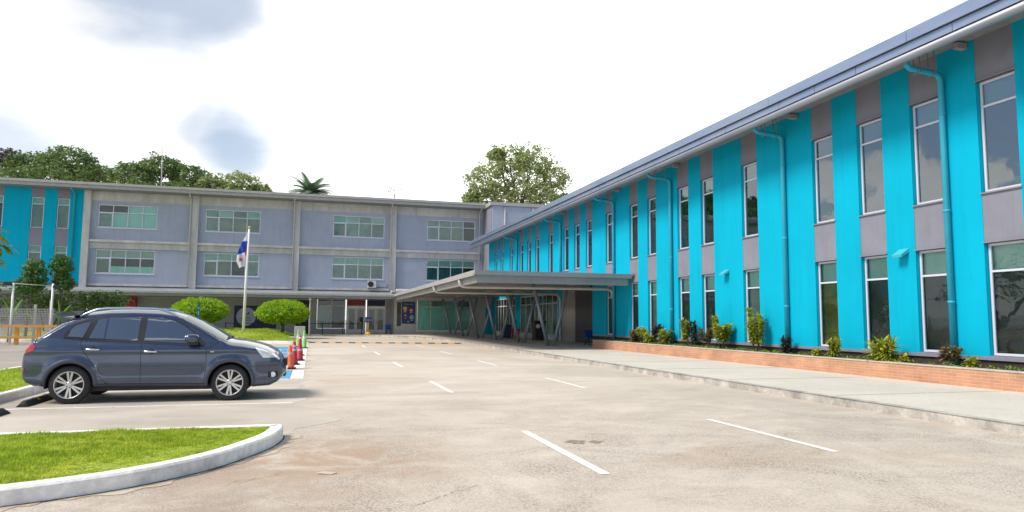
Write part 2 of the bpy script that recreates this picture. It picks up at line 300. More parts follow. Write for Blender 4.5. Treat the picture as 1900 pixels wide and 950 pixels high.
M['cover'] = leaf_mat('ground_cover', (0.20, 0.30, 0.03), (0.32, 0.40, 0.03), (0.10, 0.19, 0.03), 1.2, 14, 0.3)
M['bark'] = material('bark', (0.16, 0.13, 0.10), 0.9, var=0.4, vscale=5, bump=0.5)
M['car_paint'] = material('slate_blue_car_paint', (0.052, 0.070, 0.122), 0.2, 0.6, coat=1.0)
M['car_trim'] = material('car_dark_trim', (0.012, 0.013, 0.016), 0.4)
M['car_clad'] = material('car_lower_cladding', (0.050, 0.058, 0.085), 0.42, 0.35, coat=0.3)
M['car_glass'] = glass_mat('car_glass', (0.12, 0.26, 0.32), 3.6, 0.0)
M['wind_glass'] = glass_mat('windscreen_glass', (0.45, 0.50, 0.55), 3.0, 0.0)
M['rubber'] = material('tyre_rubber', (0.022, 0.022, 0.024), 0.75, bump=0.3, bscale=60)
M['alloy'] = material('alloy_wheel', (0.62, 0.61, 0.60), 0.32, 0.75)
M['chrome'] = material('chrome', (0.75, 0.75, 0.78), 0.15, 1.0)
M['rail'] = material('brushed_roof_rail', (0.42, 0.50, 0.66), 0.28, 0.9)
M['lamp_clear'] = material('headlight_lens', (0.80, 0.84, 0.88), 0.15, 0.2, coat=1.0, vscale=9, colr2=(0.45, 0.50, 0.56))
M['lamp_red'] = material('tail_light_red', (0.55, 0.012, 0.015), 0.15, coat=1.0, vscale=8, colr2=(0.30, 0.01, 0.01))
M['white_metal'] = material('white_painted_metal', (0.82, 0.82, 0.82), 0.5, var=0.08)
M['post_grey'] = material('pale_grey_post', (0.50, 0.49, 0.47), 0.6, var=0.15)
M['mesh_fence'] = material('fence_wire', (0.55, 0.54, 0.52), 0.6)
M['orange_rail'] = material('yellow_orange_rail', (0.72, 0.35, 0.05), 0.6, var=0.2)
M['yellow'] = material('yellow_paint', (0.80, 0.48, 0.01), 0.6)
M['black'] = material('black_paint', (0.018, 0.018, 0.02), 0.6)
M['navy'] = material('navy_banner', (0.016, 0.022, 0.085), 0.6, var=0.15)
M['navy2'] = material('navy_sign', (0.02, 0.04, 0.16), 0.5)
M['banner_pale'] = material('pale_disc_print', (0.42, 0.45, 0.55), 0.7, vscale=2, colr2=(0.36, 0.39, 0.50))
M['sign_red'] = material('dark_red_sign', (0.26, 0.03, 0.035), 0.6)
M['red'] = material('red_paint', (0.55, 0.03, 0.03), 0.5, var=0.2)
M['cone_orange'] = material('orange_cone', (0.85, 0.17, 0.05), 0.55, var=0.12)
M['cone_red'] = material('crimson_cone', (0.50, 0.03, 0.055), 0.55, var=0.12)
M['cone_bright'] = material('red_cone', (0.80, 0.06, 0.035), 0.55, var=0.12)
M['cone_green'] = material('green_cone', (0.22, 0.62, 0.12), 0.55, var=0.12)
M['print_white'] = material('white_print', (0.75, 0.73, 0.70), 0.6, var=0.2, vscale=20)
M['block'] = material('concrete_block', (0.46, 0.45, 0.43), 0.9, var=0.2, vscale=4, bump=0.3)
M['blue_plastic'] = material('blue_plastic', (0.01, 0.07, 0.36), 0.4)
M['teal_paint'] = material('teal_paint', (0.02, 0.22, 0.28), 0.6)
M['bin_black'] = material('black_bin_plastic', (0.025, 0.027, 0.032), 0.5, var=0.2)
M['bin_blue'] = material('navy_bin_plastic', (0.02, 0.045, 0.10), 0.5, var=0.2)
M['gold'] = material('gold_print', (0.60, 0.42, 0.10), 0.6)
M['sky_print'] = material('pale_blue_print', (0.18, 0.42, 0.52), 0.6)
M['flag_white'] = material('flag_white', (0.70, 0.72, 0.80), 0.8, trans=0.2)
M['flag_blue'] = material('flag_blue', (0.02, 0.07, 0.45), 0.8, trans=0.2)
M['flag_red'] = material('flag_red', (0.60, 0.02, 0.04), 0.8, trans=0.1)
M['ac_white'] = material('ac_casing', (0.60, 0.59, 0.56), 0.6, var=0.1)
M['teal_sign'] = material('dark_teal_sign', (0.01, 0.10, 0.12), 0.6)
M['fixture'] = material('light_fitting', (0.06, 0.42, 0.50), 0.5)
M['patch'] = material('patched_hollow', (0.34, 0.27, 0.20), 0.95, var=0.4, vscale=14, bump=0.8)

# ---------------------------------------------------------------- mesh helpers
BASE = {}
class MB:
    def __init__(s): s.v = []; s.f = []; s.mi = []; s.sm = []; s.cur = 0; s.smooth = False
    def face(s, idx): s.f.append(tuple(idx)); s.mi.append(s.cur); s.sm.append(s.smooth)
    def add(s, vs, fs):
        o = len(s.v); s.v += [tuple(v) for v in vs]
        for f in fs: s.face([i+o for i in f])
    def box(s, x0, x1, y0, y1, z0, z1):
        s.add([(x0,y0,z0),(x1,y0,z0),(x1,y1,z0),(x0,y1,z0),(x0,y0,z1),(x1,y0,z1),(x1,y1,z1),(x0,y1,z1)],
              [(0,3,2,1),(4,5,6,7),(0,1,5,4),(1,2,6,5),(2,3,7,6),(3,0,4,7)])
    def obox(s, o, u, v, w):
        o, u, v, w = map(Vector, (o, u, v, w))
        P = [o, o+u, o+u+v, o+v, o+w, o+u+w, o+u+v+w, o+v+w]
        s.add(P, [(0,3,2,1),(4,5,6,7),(0,1,5,4),(1,2,6,5),(2,3,7,6),(3,0,4,7)])
    def quad(s, a, b, c, d): s.add([a, b, c, d], [(0, 1, 2, 3)])
    def tube(s, pts, r, n=10, caps=True, closed=False):
        pts = [Vector(p) for p in pts]; k = len(pts)
        rr = r if isinstance(r, (list, tuple)) else [r]*k
        old = s.smooth; s.smooth = True
        o = len(s.v); prev = None
        for i, p in enumerate(pts):
            if closed: d = pts[(i+1) % k]-pts[i-1]
            else: d = (pts[min(i+1, k-1)]-pts[max(i-1, 0)])
            d.normalize()
            if prev is None:
                a = Vector((0, 0, 1)) if abs(d.z) < 0.9 else Vector((1, 0, 0))
                u = d.cross(a).normalized()
            else:
                u = prev-d*prev.dot(d)
                if u.length < 1e-6: u = d.orthogonal()
                u.normalize()
            prev = u; w = d.cross(u)
            for j in range(n):
                t = 2*math.pi*j/n
                s.v.append(tuple(p+(u*math.cos(t)+w*math.sin(t))*rr[i]))
        for i in range(k if closed else k-1):
            i2 = (i+1) % k
            for j in range(n):
                j2 = (j+1) % n
                s.face((o+i*n+j, o+i*n+j2, o+i2*n+j2, o+i2*n+j))
        s.smooth = False
        if caps and not closed:
            s.face([o+j for j in range(n)][::-1]); s.face([o+(k-1)*n+j for j in range(n)])
        s.smooth = old
    def lathe(s, prof, c, ax='Z', n=24, smooth=True, caps=True):
        """prof: list of (r, h) about axis through c"""
        o = len(s.v); old = s.smooth; s.smooth = smooth
        for r, h in prof:
            for j in range(n):
                t = 2*math.pi*j/n; a, b = r*math.cos(t), r*math.sin(t)
                if ax == 'Z': p = (c[0]+a, c[1]+b, c[2]+h)
                elif ax == 'Y': p = (c[0]+a, c[1]+h, c[2]+b)
                else: p = (c[0]+h, c[1]+a, c[2]+b)
                s.v.append(p)
        for i in range(len(prof)-1):
            for j in range(n):
                j2 = (j+1) % n
                s.face((o+i*n+j, o+i*n+j2, o+(i+1)*n+j2, o+(i+1)*n+j))
        s.smooth = False
        if caps: s.face([o+j for j in range(n)][::-1]); s.face([o+(len(prof)-1)*n+j for j in range(n)])
        s.smooth = old
    def prism(s, poly, z0, z1):
        n = len(poly)
        s.add([(x, y, z0) for x, y in poly]+[(x, y, z1) for x, y in poly],
              [tuple(range(n))[::-1], tuple(range(n, 2*n))]+[(i, (i+1) % n, n+(i+1) % n, n+i) for i in range(n)])
    def build(s, name, mats, parent=None, origin=None, bevel=0.0):
        me = bpy.data.meshes.new(name)
        if not isinstance(mats, (list, tuple)): mats = [mats]
        if parent is not None: b = BASE[parent.name]
        elif origin is not None: b = Vector(origin)
        else:
            xs = [v[0] for v in s.v]; ys = [v[1] for v in s.v]; zs = [v[2] for v in s.v]
            b = Vector(((min(xs)+max(xs))/2, (min(ys)+max(ys))/2, min(zs)))
        me.from_pydata([(x-b.x, y-b.y, z-b.z) for x, y, z in s.v], [], s.f)
        for m in mats: me.materials.append(m)
        me.polygons.foreach_set('material_index', s.mi); me.polygons.foreach_set('use_smooth', s.sm)
        me.update()
        o = bpy.data.objects.new(name, me); col.objects.link(o)
        if parent is not None: o.parent = parent
        else: o.location = b
        BASE[o.name] = b
        if bevel > 0:
            mo = o.modifiers.new('bevel', 'BEVEL'); mo.width = bevel; mo.segments = 2; mo.limit_method = 'ANGLE'
        return o
def thing(name, loc, label, cat, group=None):
    o = bpy.data.objects.new(name, None); col.objects.link(o); o.location = loc; o.empty_display_size = 0.3
    BASE[o.name] = Vector(loc); return tag(o, label, cat, group)
def tag(o, label, cat, group=None):
    o['label'] = label; o['category'] = cat
    if group: o['group'] = group
    return o
def struct(o): o['kind'] = 'structure'; return o
def copy_tree(root, loc, label, group=None):
    def rec(o, parent):
        c = o.copy(); col.objects.link(c); BASE[c.name] = BASE[o.name]
        if parent is not None: c.parent = parent
        for ch in list(o.children): rec(ch, c)
        return c
    r = rec(root, None); r.location = loc; r['label'] = label
    if group: r['group'] = group
    return r

def window(parent, o, u, n, W, H, cols, rows, backs, depth=0.14, ft=0.055, glass='glass', frame='frame', open_pane=None):
    """window in the plane spanned by u (horizontal unit) and Z, outward normal n, lower corner o.
       cols / rows: inner divider positions as fractions; backs[r][c]: what is seen behind each pane"""
    o = Vector(o); u = Vector(u); n = Vector(n); z = Vector((0, 0, 1))
    f = MB()
    def bar(a0, a1, b0, b1, d=0.05, off=0.0):
        f.obox(o+u*a0+z*b0+n*off, u*(a1-a0), z*(b1-b0), n*-d)
    bar(0, W, 0, ft); bar(0, W, H-ft, H); bar(0, ft, ft, H-ft); bar(W-ft, W, ft, H-ft)
    for r in rows: bar(ft, W-ft, H*r-ft*0.45, H*r+ft*0.45, 0.047, -0.002)
    for c in cols: bar(W*c-ft*0.45, W*c+ft*0.45, ft, H-ft, 0.044, -0.004)
    if open_pane is not None:                      # thicker sash of the opening light
        c0, c1, r0, r1 = open_pane
        a0, a1, b0, b1 = c0+ft*.5, c1-ft*.45, r0+ft*.5, r1-ft*.45; t = ft*0.8
        bar(a0, a1, b0, b0+t, 0.05, 0.012); bar(a0, a1, b1-t, b1, 0.05, 0.012); bar(a0, a0+t, b0+t, b1-t, 0.05, 0.012); bar(a1-t, a1, b0+t, b1-t, 0.05, 0.012)
    w = f.build('window', M[frame], parent)
    g = MB(); p0 = o-n*0.028
    g.quad(p0+u*ft*.5+z*ft*.5, p0+u*(W-ft*.5)+z*ft*.5, p0+u*(W-ft*.5)+z*(H-ft*.5), p0+u*ft*.5+z*(H-ft*.5))
    g.build('pane', M[glass], w)
    cs = [0]+[c*W for c in cols]+[W]; rs = [0]+[r*H for r in rows]+[H]
    groups = {}
    for ri in range(len(rs)-1):
        for ci in range(len(cs)-1):
            groups.setdefault(backs[ri][ci % len(backs[ri])], []).append((cs[ci], cs[ci+1], rs[ri], rs[ri+1]))
    for k, lst in groups.items():
        b = MB()
        for a0, a1, b0, b1 in lst:
            if k.startswith('half:'):
                pass
            q = o-n*depth
            b.quad(q+u*a0+z*b0, q+u*a1+z*b0, q+u*a1+z*b1, q+u*a0+z*b1)
        b.build('curtain' if k in ('mint', 'room_teal') else ('blind' if 'blind' in k else 'interior'), M[k], w)
    return w

# ================================================================= GROUND
g = MB(); g.quad((-600, -300, 0), (600, -300, 0), (600, 900, 0), (-600, 900, 0)); struct(g.build('road', M['road'], origin=(0, 0, 0)))
g = MB(); ed = []; y = 9.9
while y < 42.8:
    ed.append((-0.10+0.16*math.sin(y*1.3)*math.sin(y*2.9+1)+(0.55 if 10.3 < y < 13.0 else 0)*math.sin((y-10.3)/2.7*math.pi)+random.uniform(-.02, .02), y)); y += 0.15
g.prism([(-5.2, 9.9)]+ed+[(-5.2, 42.8)], -0.02, 0.003); struct(g.build('parking_lot', M['parking'], origin=(0, 0, 0)))
g = MB(); g.box(-40, -7.95, -20, 47, -0.02, 0.004); struct(g.build('side_lane', M['lane'], origin=(0, 0, 0)))

def smooth_line(pts, n=8):
    out = []
    P = [pts[0]]+list(pts)+[pts[-1]]
    for i in range(1, len(P)-2):
        p0, p1, p2, p3 = [Vector(P[j]) for j in (i-1, i, i+1, i+2)]
        for k in range(n):
            t = k/n
            out.append(0.5*((2*p1)+(-p0+p2)*t+(2*p0-5*p1+4*p2-p3)*t*t+(-p0+3*p1-3*p2+p3)*t**3))
    out.append(Vector(P[-2])); return out
def offset_line(pts, d, closed=False):
    out = []; k = len(pts)
    for i, p in enumerate(pts):
        a = pts[i-1] if (i or closed) else pts[0]; b = pts[(i+1) % k] if (i < k-1 or closed) else pts[-1]
        t = (b-a).normalized(); out.append(Vector((p.x-t.y*d, p.y+t.x*d)))
    return out
def kerb_mb(pts, width, z1, closed=False, z0=-0.05, jit=0.0):
    """kerb along pts, its outer (road) face on the line, width to the left of travel"""
    b = MB(); inner = offset_line(pts, width, closed); rim = offset_line(pts, 0.02, closed)
    o = 0; k = len(pts)
    for p, r, q in zip(pts, rim, inner):
        j = random.uniform(-jit, jit)
        b.v += [(p.x, p.y, z0), (p.x, p.y, z1-0.02+j), (r.x, r.y, z1+j), (q.x, q.y, z1+j), (q.x, q.y, z0)]
    for i in range(k if closed else k-1):
        a = 5*i; c = 5*((i+1) % k)
        for m in range(4): b.face((a+m, a+m+1, c+m+1, c+m))
    return b

# long pavement in front of the turquoise wing, curving round to the far porch
kl = smooth_line([(9.38, -20), (9.38, 0), (9.37, 8), (9.35, 14), (9.3, 22), (9.35, 30), (9.4, 38), (9.42, 44), (9.25, 49), (8.6, 54), (7.2, 58.5), (5.2, 61.3), (2.8, 62.3), (0.3, 62.45), (-8, 62.5), (-20, 62.5), (-45, 62.5)], 6)
kb = kerb_mb(kl, -0.16, 0.155, jit=0.004)
struct(kb.build('pavement_kerb', M['kerb'], origin=(9, 20, 0)))
inner = offset_line(kl, -0.155)
g = MB(); poly = [(p.x, p.y) for p in inner]+[(-45, 72), (24, 72), (24, -20)]
g.prism(poly, -0.05, 0.150); struct(g.build('pavement', M['sidewalk'], origin=(0, 0, 0)))
g = MB()
for y in [4+i*3.6 for i in range(17)]:
    g.box(9.6, 13.78, y, y+0.012, 0.1505, 0.1535)
struct(g.build('pavement_joint', M['patch'], origin=(0, 0, 0)))

g = MB(); acc = 0
for i in range(1, len(kl)-1):
    p, q = kl[i], kl[i+1]; L_ = (q-p).length; t_ = (q-p)/L_; acc_n = 0
    while acc_n+acc < L_:
        c_ = p+t_*(acc_n+acc); acc_n += 1.2
        if 4 < c_.y < 50: nv = Vector((t_.y, -t_.x)); g.obox((c_.x-nv.x*.004*-1, c_.y, 0.0), (-nv.x*-.004, -nv.y*-.004, 0), (t_.x*.014, t_.y*.014, 0), (0, 0, .13))
    acc = acc+acc_n-L_ if acc_n else acc-L_
struct(g.build('kerb_joint', M['patch'], origin=(9, 20, 0)))
# road paint
g = MB()
for x in (2.88, 6.04):
    for k in range(5):
        y0 = 6.6+8.0*k if x < 4 else 7.06+7.92*k
        xo = x+random.uniform(-.02, .02)
        if k == 0 and x > 4:
            pass
        g.quad((xo-0.055, y0, 0.005), (xo+0.055, y0, 0.005), (xo+0.055, y0+2.8, 0.005), (xo-0.055, y0+2.8, 0.005))
for y, x0, x1 in ((13.46, -5.05, -0.28), (16.2, -5.05, -0.28), (16.2-5.5, -3.2, -0.9)):
    if y > 12: g.box(x0, x1, y-0.05, y+0.05, -0.01, 0.0085)
g.box(-0.46, -0.14, 18.75, 21.7, -0.01, 0.010)
g.box(-0.46, -0.14, 22.8, 42.6, -0.01, 0.010)
for y in (22.85, 26.2, 29.6, 33.0, 36.4, 39.8):
    g.box(-5.1, -0.5, y-0.07, y+0.07, -0.01, 0.012)
g.box(-5.1, -0.5, 18.65, 18.74, -0.01, 0.0105)
struct(g.build('road_marking', M['marking'], origin=(0, 0, 0)))
g = MB(); g.box(-5.1, -0.47, 18.75, 21.7, -0.01, 0.0088); g.box(-2.9, -0.47, 22.95, 39.7, -0.01, 0.0088)
struct(g.build('blue_bay', M['blue_paint'], origin=(0, 0, 0)))
# worn hollow in the road, cracks
g = MB()
def blob(cx, cy, rx, ry, z, n=22, seed=0):
    rnd = random.Random(seed); pts = []
    for i in range(n):
        t = 2*math.pi*i/n; k = rnd.uniform(0.55, 1.1)
        pts.append((cx+rx*k*math.cos(t), cy+ry*k*math.sin(t)))
    g.prism(pts, -0.01, z)
blob(3.25, 8.42, 0.16, 0.16, 0.004, seed=1); blob(3.5, 8.36, 0.10, 0.10, 0.0042, seed=2)
struct(g.build('road_patch', M['patch'], origin=(0, 0, 0)))
g = MB()
def crack(pts, w, seed):
    rnd = random.Random(seed); P = []
    for (a, b), (c, d) in zip(pts[:-1], pts[1:]):
        for i in range(14):
            t = i/14; P.append((a+(c-a)*t+rnd.uniform(-.018, .018), b+(d-b)*t+rnd.uniform(-.018, .018)))
    for p, q in zip(P[:-1], P[1:]):
        ww = w*rnd.uniform(0.2, 1.1)
        dx, dy = q[0]-p[0], q[1]-p[1]; ln = math.hypot(dx, dy) or 1; nx, ny = -dy/ln*ww, dx/ln*ww
        g.add([(p[0], p[1], 0.005), (q[0], q[1], 0.005), (q[0]+nx, q[1]+ny, 0.005), (p[0]+nx, p[1]+ny, 0.005)], [(0, 1, 2, 3)])
crack([(0.9, 5.9), (1.25, 6.25), (1.55, 6.45)], 0.007, 3)
crack([(2.0, 12.6), (2.7, 12.2), (3.3, 12.4)], 0.012, 5)
struct(g.build('road_crack', M['patch'], origin=(0, 0, 0)))

# ---- near planting island (grass with a white kerb)
isl = smooth_line([(-30, 5.6), (-9, 5.6), (-4.5, 5.95), (-3.3, 6.28), (-2.45, 6.62), (-2.0, 6.82), (-1.47, 7.16), (-0.9, 7.8), (-0.45, 8.75), (-0.31, 9.35), (-0.30, 9.72)], 7)
isl += [Vector((-0.36, 9.80))]
x = -0.6
while x > -30: isl.append(Vector((x, 9.80))); x -= 0.6
isl.append(Vector((-30, 9.80)))
struct(kerb_mb(isl, 0.16, 0.15, True).build('island_kerb', M['white_kerb'], origin=(-3, 8, 0)))
ap = [p for p in isl if p.x > -6 and p.y < 9.79]
rnd = random.Random(12); wv = [0.10+0.07*math.sin(i*.45)+0.05*math.sin(i*1.7+1)+rnd.uniform(-.012, .012)+0.10*math.exp(-((i-len(ap)*.9)/6)**2) for i in range(len(ap))]
g = MB()
for i, p in enumerate(ap):
    a = ap[max(i-1, 0)]; b = ap[min(i+1, len(ap)-1)]; t_ = (b-a).normalized(); nx_, ny_ = t_.y, -t_.x
    g.v += [(p.x-nx_*.01, p.y-ny_*.01, .004), (p.x+nx_*wv[i], p.y+ny_*wv[i], .004)]
for i in range(len(ap)-1): g.face((2*i, 2*i+1, 2*i+3, 2*i+2))
struct(g.build('kerb_apron', M['apron'], origin=(-1, 7, 0)))
g = MB()
for i, p in enumerate(ap):
    a = ap[max(i-1, 0)]; b = ap[min(i+1, len(ap)-1)]; t_ = (b-a).normalized(); nx_, ny_ = t_.y, -t_.x; w_ = .012+.012*abs(math.sin(i*1.9))
    g.v += [(p.x-nx_*.01, p.y-ny_*.01, .007), (p.x+nx_*w_, p.y+ny_*w_, .007)]
for i in range(len(ap)-1): g.face((2*i, 2*i+1, 2*i+3, 2*i+2))
struct(g.build('kerb_dirt', M['soil'], origin=(-1, 7, 0)))
inn = offset_line(isl, 0.155, True)
g = MB(); ip = [(p.x, p.y) for p in inn]
# turf with a gentle swell
def inside(poly, x, y):
    c = False; n = len(poly); j = n-1
    for i in range(n):
        xi, yi = poly[i]; xj, yj = poly[j]
        if (yi > y) != (yj > y) and x < (xj-xi)*(y-yi)/(yj-yi)+xi: c = not c
        j = i
    return c
g.prism(ip, 0.0, 0.135); struct(g.build('island_turf', M['lawn'], origin=(-3, 8, 0)))
def grass(name, poly, n, h, z, w=0.010, box=None, spread=1.0, mat='grass'):
    rnd = random.Random(len(poly)+n); b = MB()
    xs = [p[0] for p in poly]; ys = [p[1] for p in poly]
    x0, x1, y0, y1 = box or (min(xs), max(xs), min(ys), max(ys)); c = 0
    while c < n:
        x, y = rnd.uniform(x0, x1), rnd.uniform(y0, y1)
        if not inside(poly, x, y): c += 0.2; continue
        c += 1
        clump = 0.55+0.9*(0.5+0.5*math.sin(x*5.1+math.sin(y*4.3)*2)*math.sin(y*6.7+x*2.2))
        zz = z(x, y) if callable(z) else z
        for k in range(3):
            a = rnd.uniform(0, 6.28); hh = h*clump*rnd.uniform(0.4, 1.5)*(0.75+0.45*math.sin(x*1.7+1.3*math.sin(y*1.9))); l = rnd.uniform(0.2, 0.9)*hh*spread
            dx, dy = math.cos(a), math.sin(a); px, py = x+rnd.uniform(-.02, .02), y+rnd.uniform(-.02, .02)
            b.add([(px-dy*w, py+dx*w, zz), (px+dy*w, py-dx*w, zz), (px+dx*l, py+dy*l, zz+hh)], [(0, 1, 2)])
    o = b.build(name, M[mat], origin=(xs[0], ys[0], 0)); o['kind'] = 'stuff'
    return tag(o, {'island_grass': 'short lime green grass in the nearest white kerbed island', 'verge_grass': 'short green grass on the strip behind the parked car',
                   'mound_grass': 'short green grass on the low mound under the clipped trees'}[name], 'grass')
grass('island_grass', ip, 42000, 0.034, 0.132, 0.006, (-4.6, -0.35, 6.2, 9.72))

# ---- grass strip behind the car
st = [Vector(p) for p in ((-5.2, 10.2), (-5.2, 14), (-5.25, 18), (-5.3, 24), (-5.3, 32), (-5.3, 41), (-5.6, 42), (-6.5, 42.3), (-7.4, 42), (-7.75, 41), (-7.75, 22), (-7.75, 10.2), (-7.4, 9.9), (-5.5, 9.9))]
struct(kerb_mb(st, 0.15, 0.15, True).build('strip_kerb', M['white_kerb'], origin=(-6.5, 20, 0)))
sp_ = [(p.x, p.y) for p in offset_line(st, 0.145, True)]
g = MB(); g.prism(sp_, 0, 0.14); struct(g.build('strip_turf', M['lawn'], origin=(-6.5, 20, 0)))
grass('verge_grass', sp_, 12000, 0.05, 0.138, 0.009, (-7.7, -5.3, 13, 30))

# ---- raised lawn in front of the porch
lw = [Vector(p) for p in ((-0.42, 45.2), (-0.38, 47), (-0.4, 52), (-0.45, 57), (-0.6, 60), (-1.6, 61), (-5, 61.3), (-12, 61.3), (-20, 61), (-21, 55), (-20, 50), (-12, 46.6), (-5, 45.6), (-2, 44.9), (-0.9, 44.6))]
struct(kerb_mb(lw, 0.25, 0.16, True).build('lawn_kerb', M['white_kerb'], origin=(-6, 52, 0)))
lp = offset_line(lw, 0.24, True)
def mound_h(x, y):
    dx = max(0.0, min(1.0, (-(x)-0.7)/2.8, (x+20)/4)); dy = max(0.0, min(1.0, (y-45.6)/6.0, (61-y)/2.0))
    return 0.14+0.50*(dx*dx*(3-2*dx))*(dy*dy*(3-2*dy))
g = MB(); g.smooth = True
c = Vector((-7, 54)); rings = 14; n = len(lp)
for r in range(rings+1):
    for p in lp:
        q = p.lerp(c, r/rings); g.v.append((q.x, q.y, mound_h(q.x, q.y)))
for r in range(rings):
    for i in range(n):
        j = (i+1) % n; g.face((r*n+i, r*n+j, (r+1)*n+j, (r+1)*n+i))
struct(g.build('lawn', M['lawn'], origin=(-6, 52, 0)))
grass('mound_grass', [(p.x, p.y) for p in lp], 14000, 0.09, mound_h, 0.022, (-14, -0.6, 45, 60))

# ---- speed hump
t = thing('speed_hump', (4.5, 45, 0), 'low yellow and black striped speed hump across the road', 'speed hump')
g = MB(); K = 23
for i in range(K):
    x0, x1 = -0.1+i*9.3/K, -0.1+(i+1)*9.3/K
    g.cur = i % 2
    yo = lambda x: 46.0-(x)*0.22
    for (d0, h0), (d1, h1) in zip(((-0.18, 0.0), (-0.10, 0.045), (0.0, 0.055), (0.10, 0.045)), ((-0.10, 0.045), (0.0, 0.055), (0.10, 0.045), (0.18, 0.0))):
        g.add([(x0, yo(x0)+d0, h0+0.003), (x1, yo(x1)+d0, h0+0.003), (x1, yo(x1)+d1, h1+0.003), (x0, yo(x0)+d1, h1+0.003)], [(0, 1, 2, 3)])
g.build('hump_body', [M['black'], M['orange_rail']], t)

# ================================================================= TURQUOISE WING (right)
XW = 14.8
rb = thing('classroom_wing', (XW, 30, 0.15), 'long two storey turquoise and grey school wing with tall narrow windows', 'building')
stripes = [(5.7, 6.62), (8.55, 9.5), (11.42, 12.37), (13.39, 14.27), (15.2, 16.12), (17.09, 17.99), (20.79, 21.72), (23.57, 24.49), (25.43, 26.34), (28.27, 29.11), (30.1, 31.0),
           (33.01, 33.88), (35.75, 36.66), (37.6, 38.5), (39.42, 40.35), (42.28, 43.2), (45.09, 46.0), (46.95, 47.86), (48.85, 49.8), (51.65, 52.5), (54.4, 55.26), (56.35, 57.2)]
ZB, ZT = 0.78, 8.25
L0, L1, U0, U1 = 0.80, 3.36, 4.53, 7.15
REC_Y0, REC_Z = 35.7, 3.75          # entrance recess begins here, under the canopy
g = MB(); THK = 0.16
edges = [-6.0]+[e for s_ in stripes for e in s_]+[59.2]
g.cur = 0
for i in range(0, len(edges), 2):
    a, b = edges[i], edges[i+1]
    lo = ZB if b <= REC_Y0+0.1 else REC_Z
    if a < REC_Y0 < b: g.box(XW, XW+THK, a, REC_Y0, ZB, REC_Z); lo = REC_Z
    g.box(XW, XW+THK, a, b, lo, ZT)
g.cur = 1
for a, b in stripes:
    g.box(XW+0.012, XW+THK, a, b, U1, ZT)
    if b < REC_Y0:
        g.box(XW+0.012, XW+THK, a, b, L1, U0); g.box(XW+0.012, XW+THK, a, b, ZB-0.02, L0)
    else: g.box(XW+0.012, XW+THK, a, b, REC_Z, U0)
g.box(XW-0.006, XW+THK, -6, REC_Y0, 0.70, ZB)           # grey plinth band
g.cur = 2; g.box(XW+0.05, XW+THK, -6, REC_Y0, 0.1, 0.70)
wall = g.build('wall', [M['cyan'], M['grey_panel'], M['soil']], rb)
g = MB(); g.box(XW+0.5, XW+0.56, -6, REC_Y0, 0.1, ZT); g.box(XW+0.5, XW+0.56, REC_Y0, 59, REC_Z, ZT); g.box(XW+THK, 30, 59.0, 59.2, 3.7, ZT); g.box(XW+THK, 30, -6, -5.8, 0.1, ZT)
g.build('core', M['charcoal'], rb)
for a, b in stripes:                                     # drips over and sills under the windows
    for zz, on_, nm in ((U1, 1, 'drip_ledge'), (U0-0.035, 1, 'sill'), (L1, b < REC_Y0, 'drip_ledge')):
        if on_: g = MB(); g.box(XW-0.03, XW+0.05, a-0.03, b+0.01, zz, zz+0.035); g.build(nm, M['grey_panel'], rb)
rnd = random.Random(3)
for i, (a, b) in enumerate(stripes):
    wd = b-a-0.04; near = i
    up = [['room_dark'], ['blind']]
    window(rb, (XW+0.10, b-0.02, U0+0.01), (0, -1, 0), (-1, 0, 0), wd, U1-U0-0.02, [], [0.775], up, glass='glass_up', depth=0.12)
    if b < REC_Y0:
        low = 'yellow_room' if i in (5,) else ('room_dark' if i % 3 else 'room_olive')
        if i < 5: low = 'room_dark' if i != 5 else low
        window(rb, (XW+0.10, b-0.02, L0+0.01), (0, -1, 0), (-1, 0, 0), wd, L1-L0-0.02, [], [0.75], [[low], ['blind']], depth=0.12)
# roof edge
g = MB()
g.box(13.30, 30, -8, 60.6, 8.33, 8.42); g.build('roof', M['roof'], rb)
g = MB()
y = -8.0
while y < 60.4:
    y1 = min(y+5.2, 60.5)
    g.box(13.28, 13.325, y, y1-0.012, 8.13, 8.40); y = y1
y = -6.2
while y < 60.4:
    y1 = min(y+1.55+(1.3 if int(y) % 2 else 0), 60.5)
    g.box(13.36, 13.41, y, y1-0.014, 7.93, 8.125); y = y1
g.build('fascia', M['steel_blue'], rb)
g = MB(); g.tube([(13.47, -8, 7.84), (13.47, 60.55, 7.84)], 0.105, 12); g.box(13.42, 13.60, -8, 60.5, 7.90, 8.12); g.build('gutter', M['gutter'], rb)
g = MB(); g.box(13.55, XW+0.02, -8, 60.5, 8.20, 8.26); g.build('soffit', M['soffit'], rb)
for yy in (7.2, 13.21, 19.26, 26.76, 32.68, 40.6, 50.2):
    p = MB()
    zend = 0.40 if yy < 35 else 3.75
    p.tube([(13.66, yy, 8.1), (13.66, yy, 7.84), (13.69, yy, 7.75), (13.78, yy, 7.68), (14.0, yy, 7.665), (14.5, yy, 7.63), (14.62, yy, 7.60), (14.69, yy, 7.50), (14.70, yy, 7.35), (14.70, yy, zend)], 0.072, 12)
    for zz in (6.6, 4.2, 2.0):
        if zz > zend: p.tube([(14.70, yy, zz), (14.70, yy, zz+0.06)], 0.082, 12)
    dp = p.build('drainpipe', M['cyan_pipe'], rb)
    for xx in (13.98, 14.42):
        q = MB(); q.box(xx, xx+0.02, yy-0.10, yy-0.08, 7.58, 8.2); q.box(xx, xx+0.02, yy+0.08, yy+0.10, 7.58, 8.2); q.box(xx, xx+0.02, yy-0.1, yy+0.1, 7.56, 7.58)
        q.build('hanger', M['canopy_steel'], dp)
    q = MB(); q.box(14.50, 14.78, yy-0.70, yy-0.56, 8.02, 8.16); q.build('bracket', M['brown_grey'], rb)

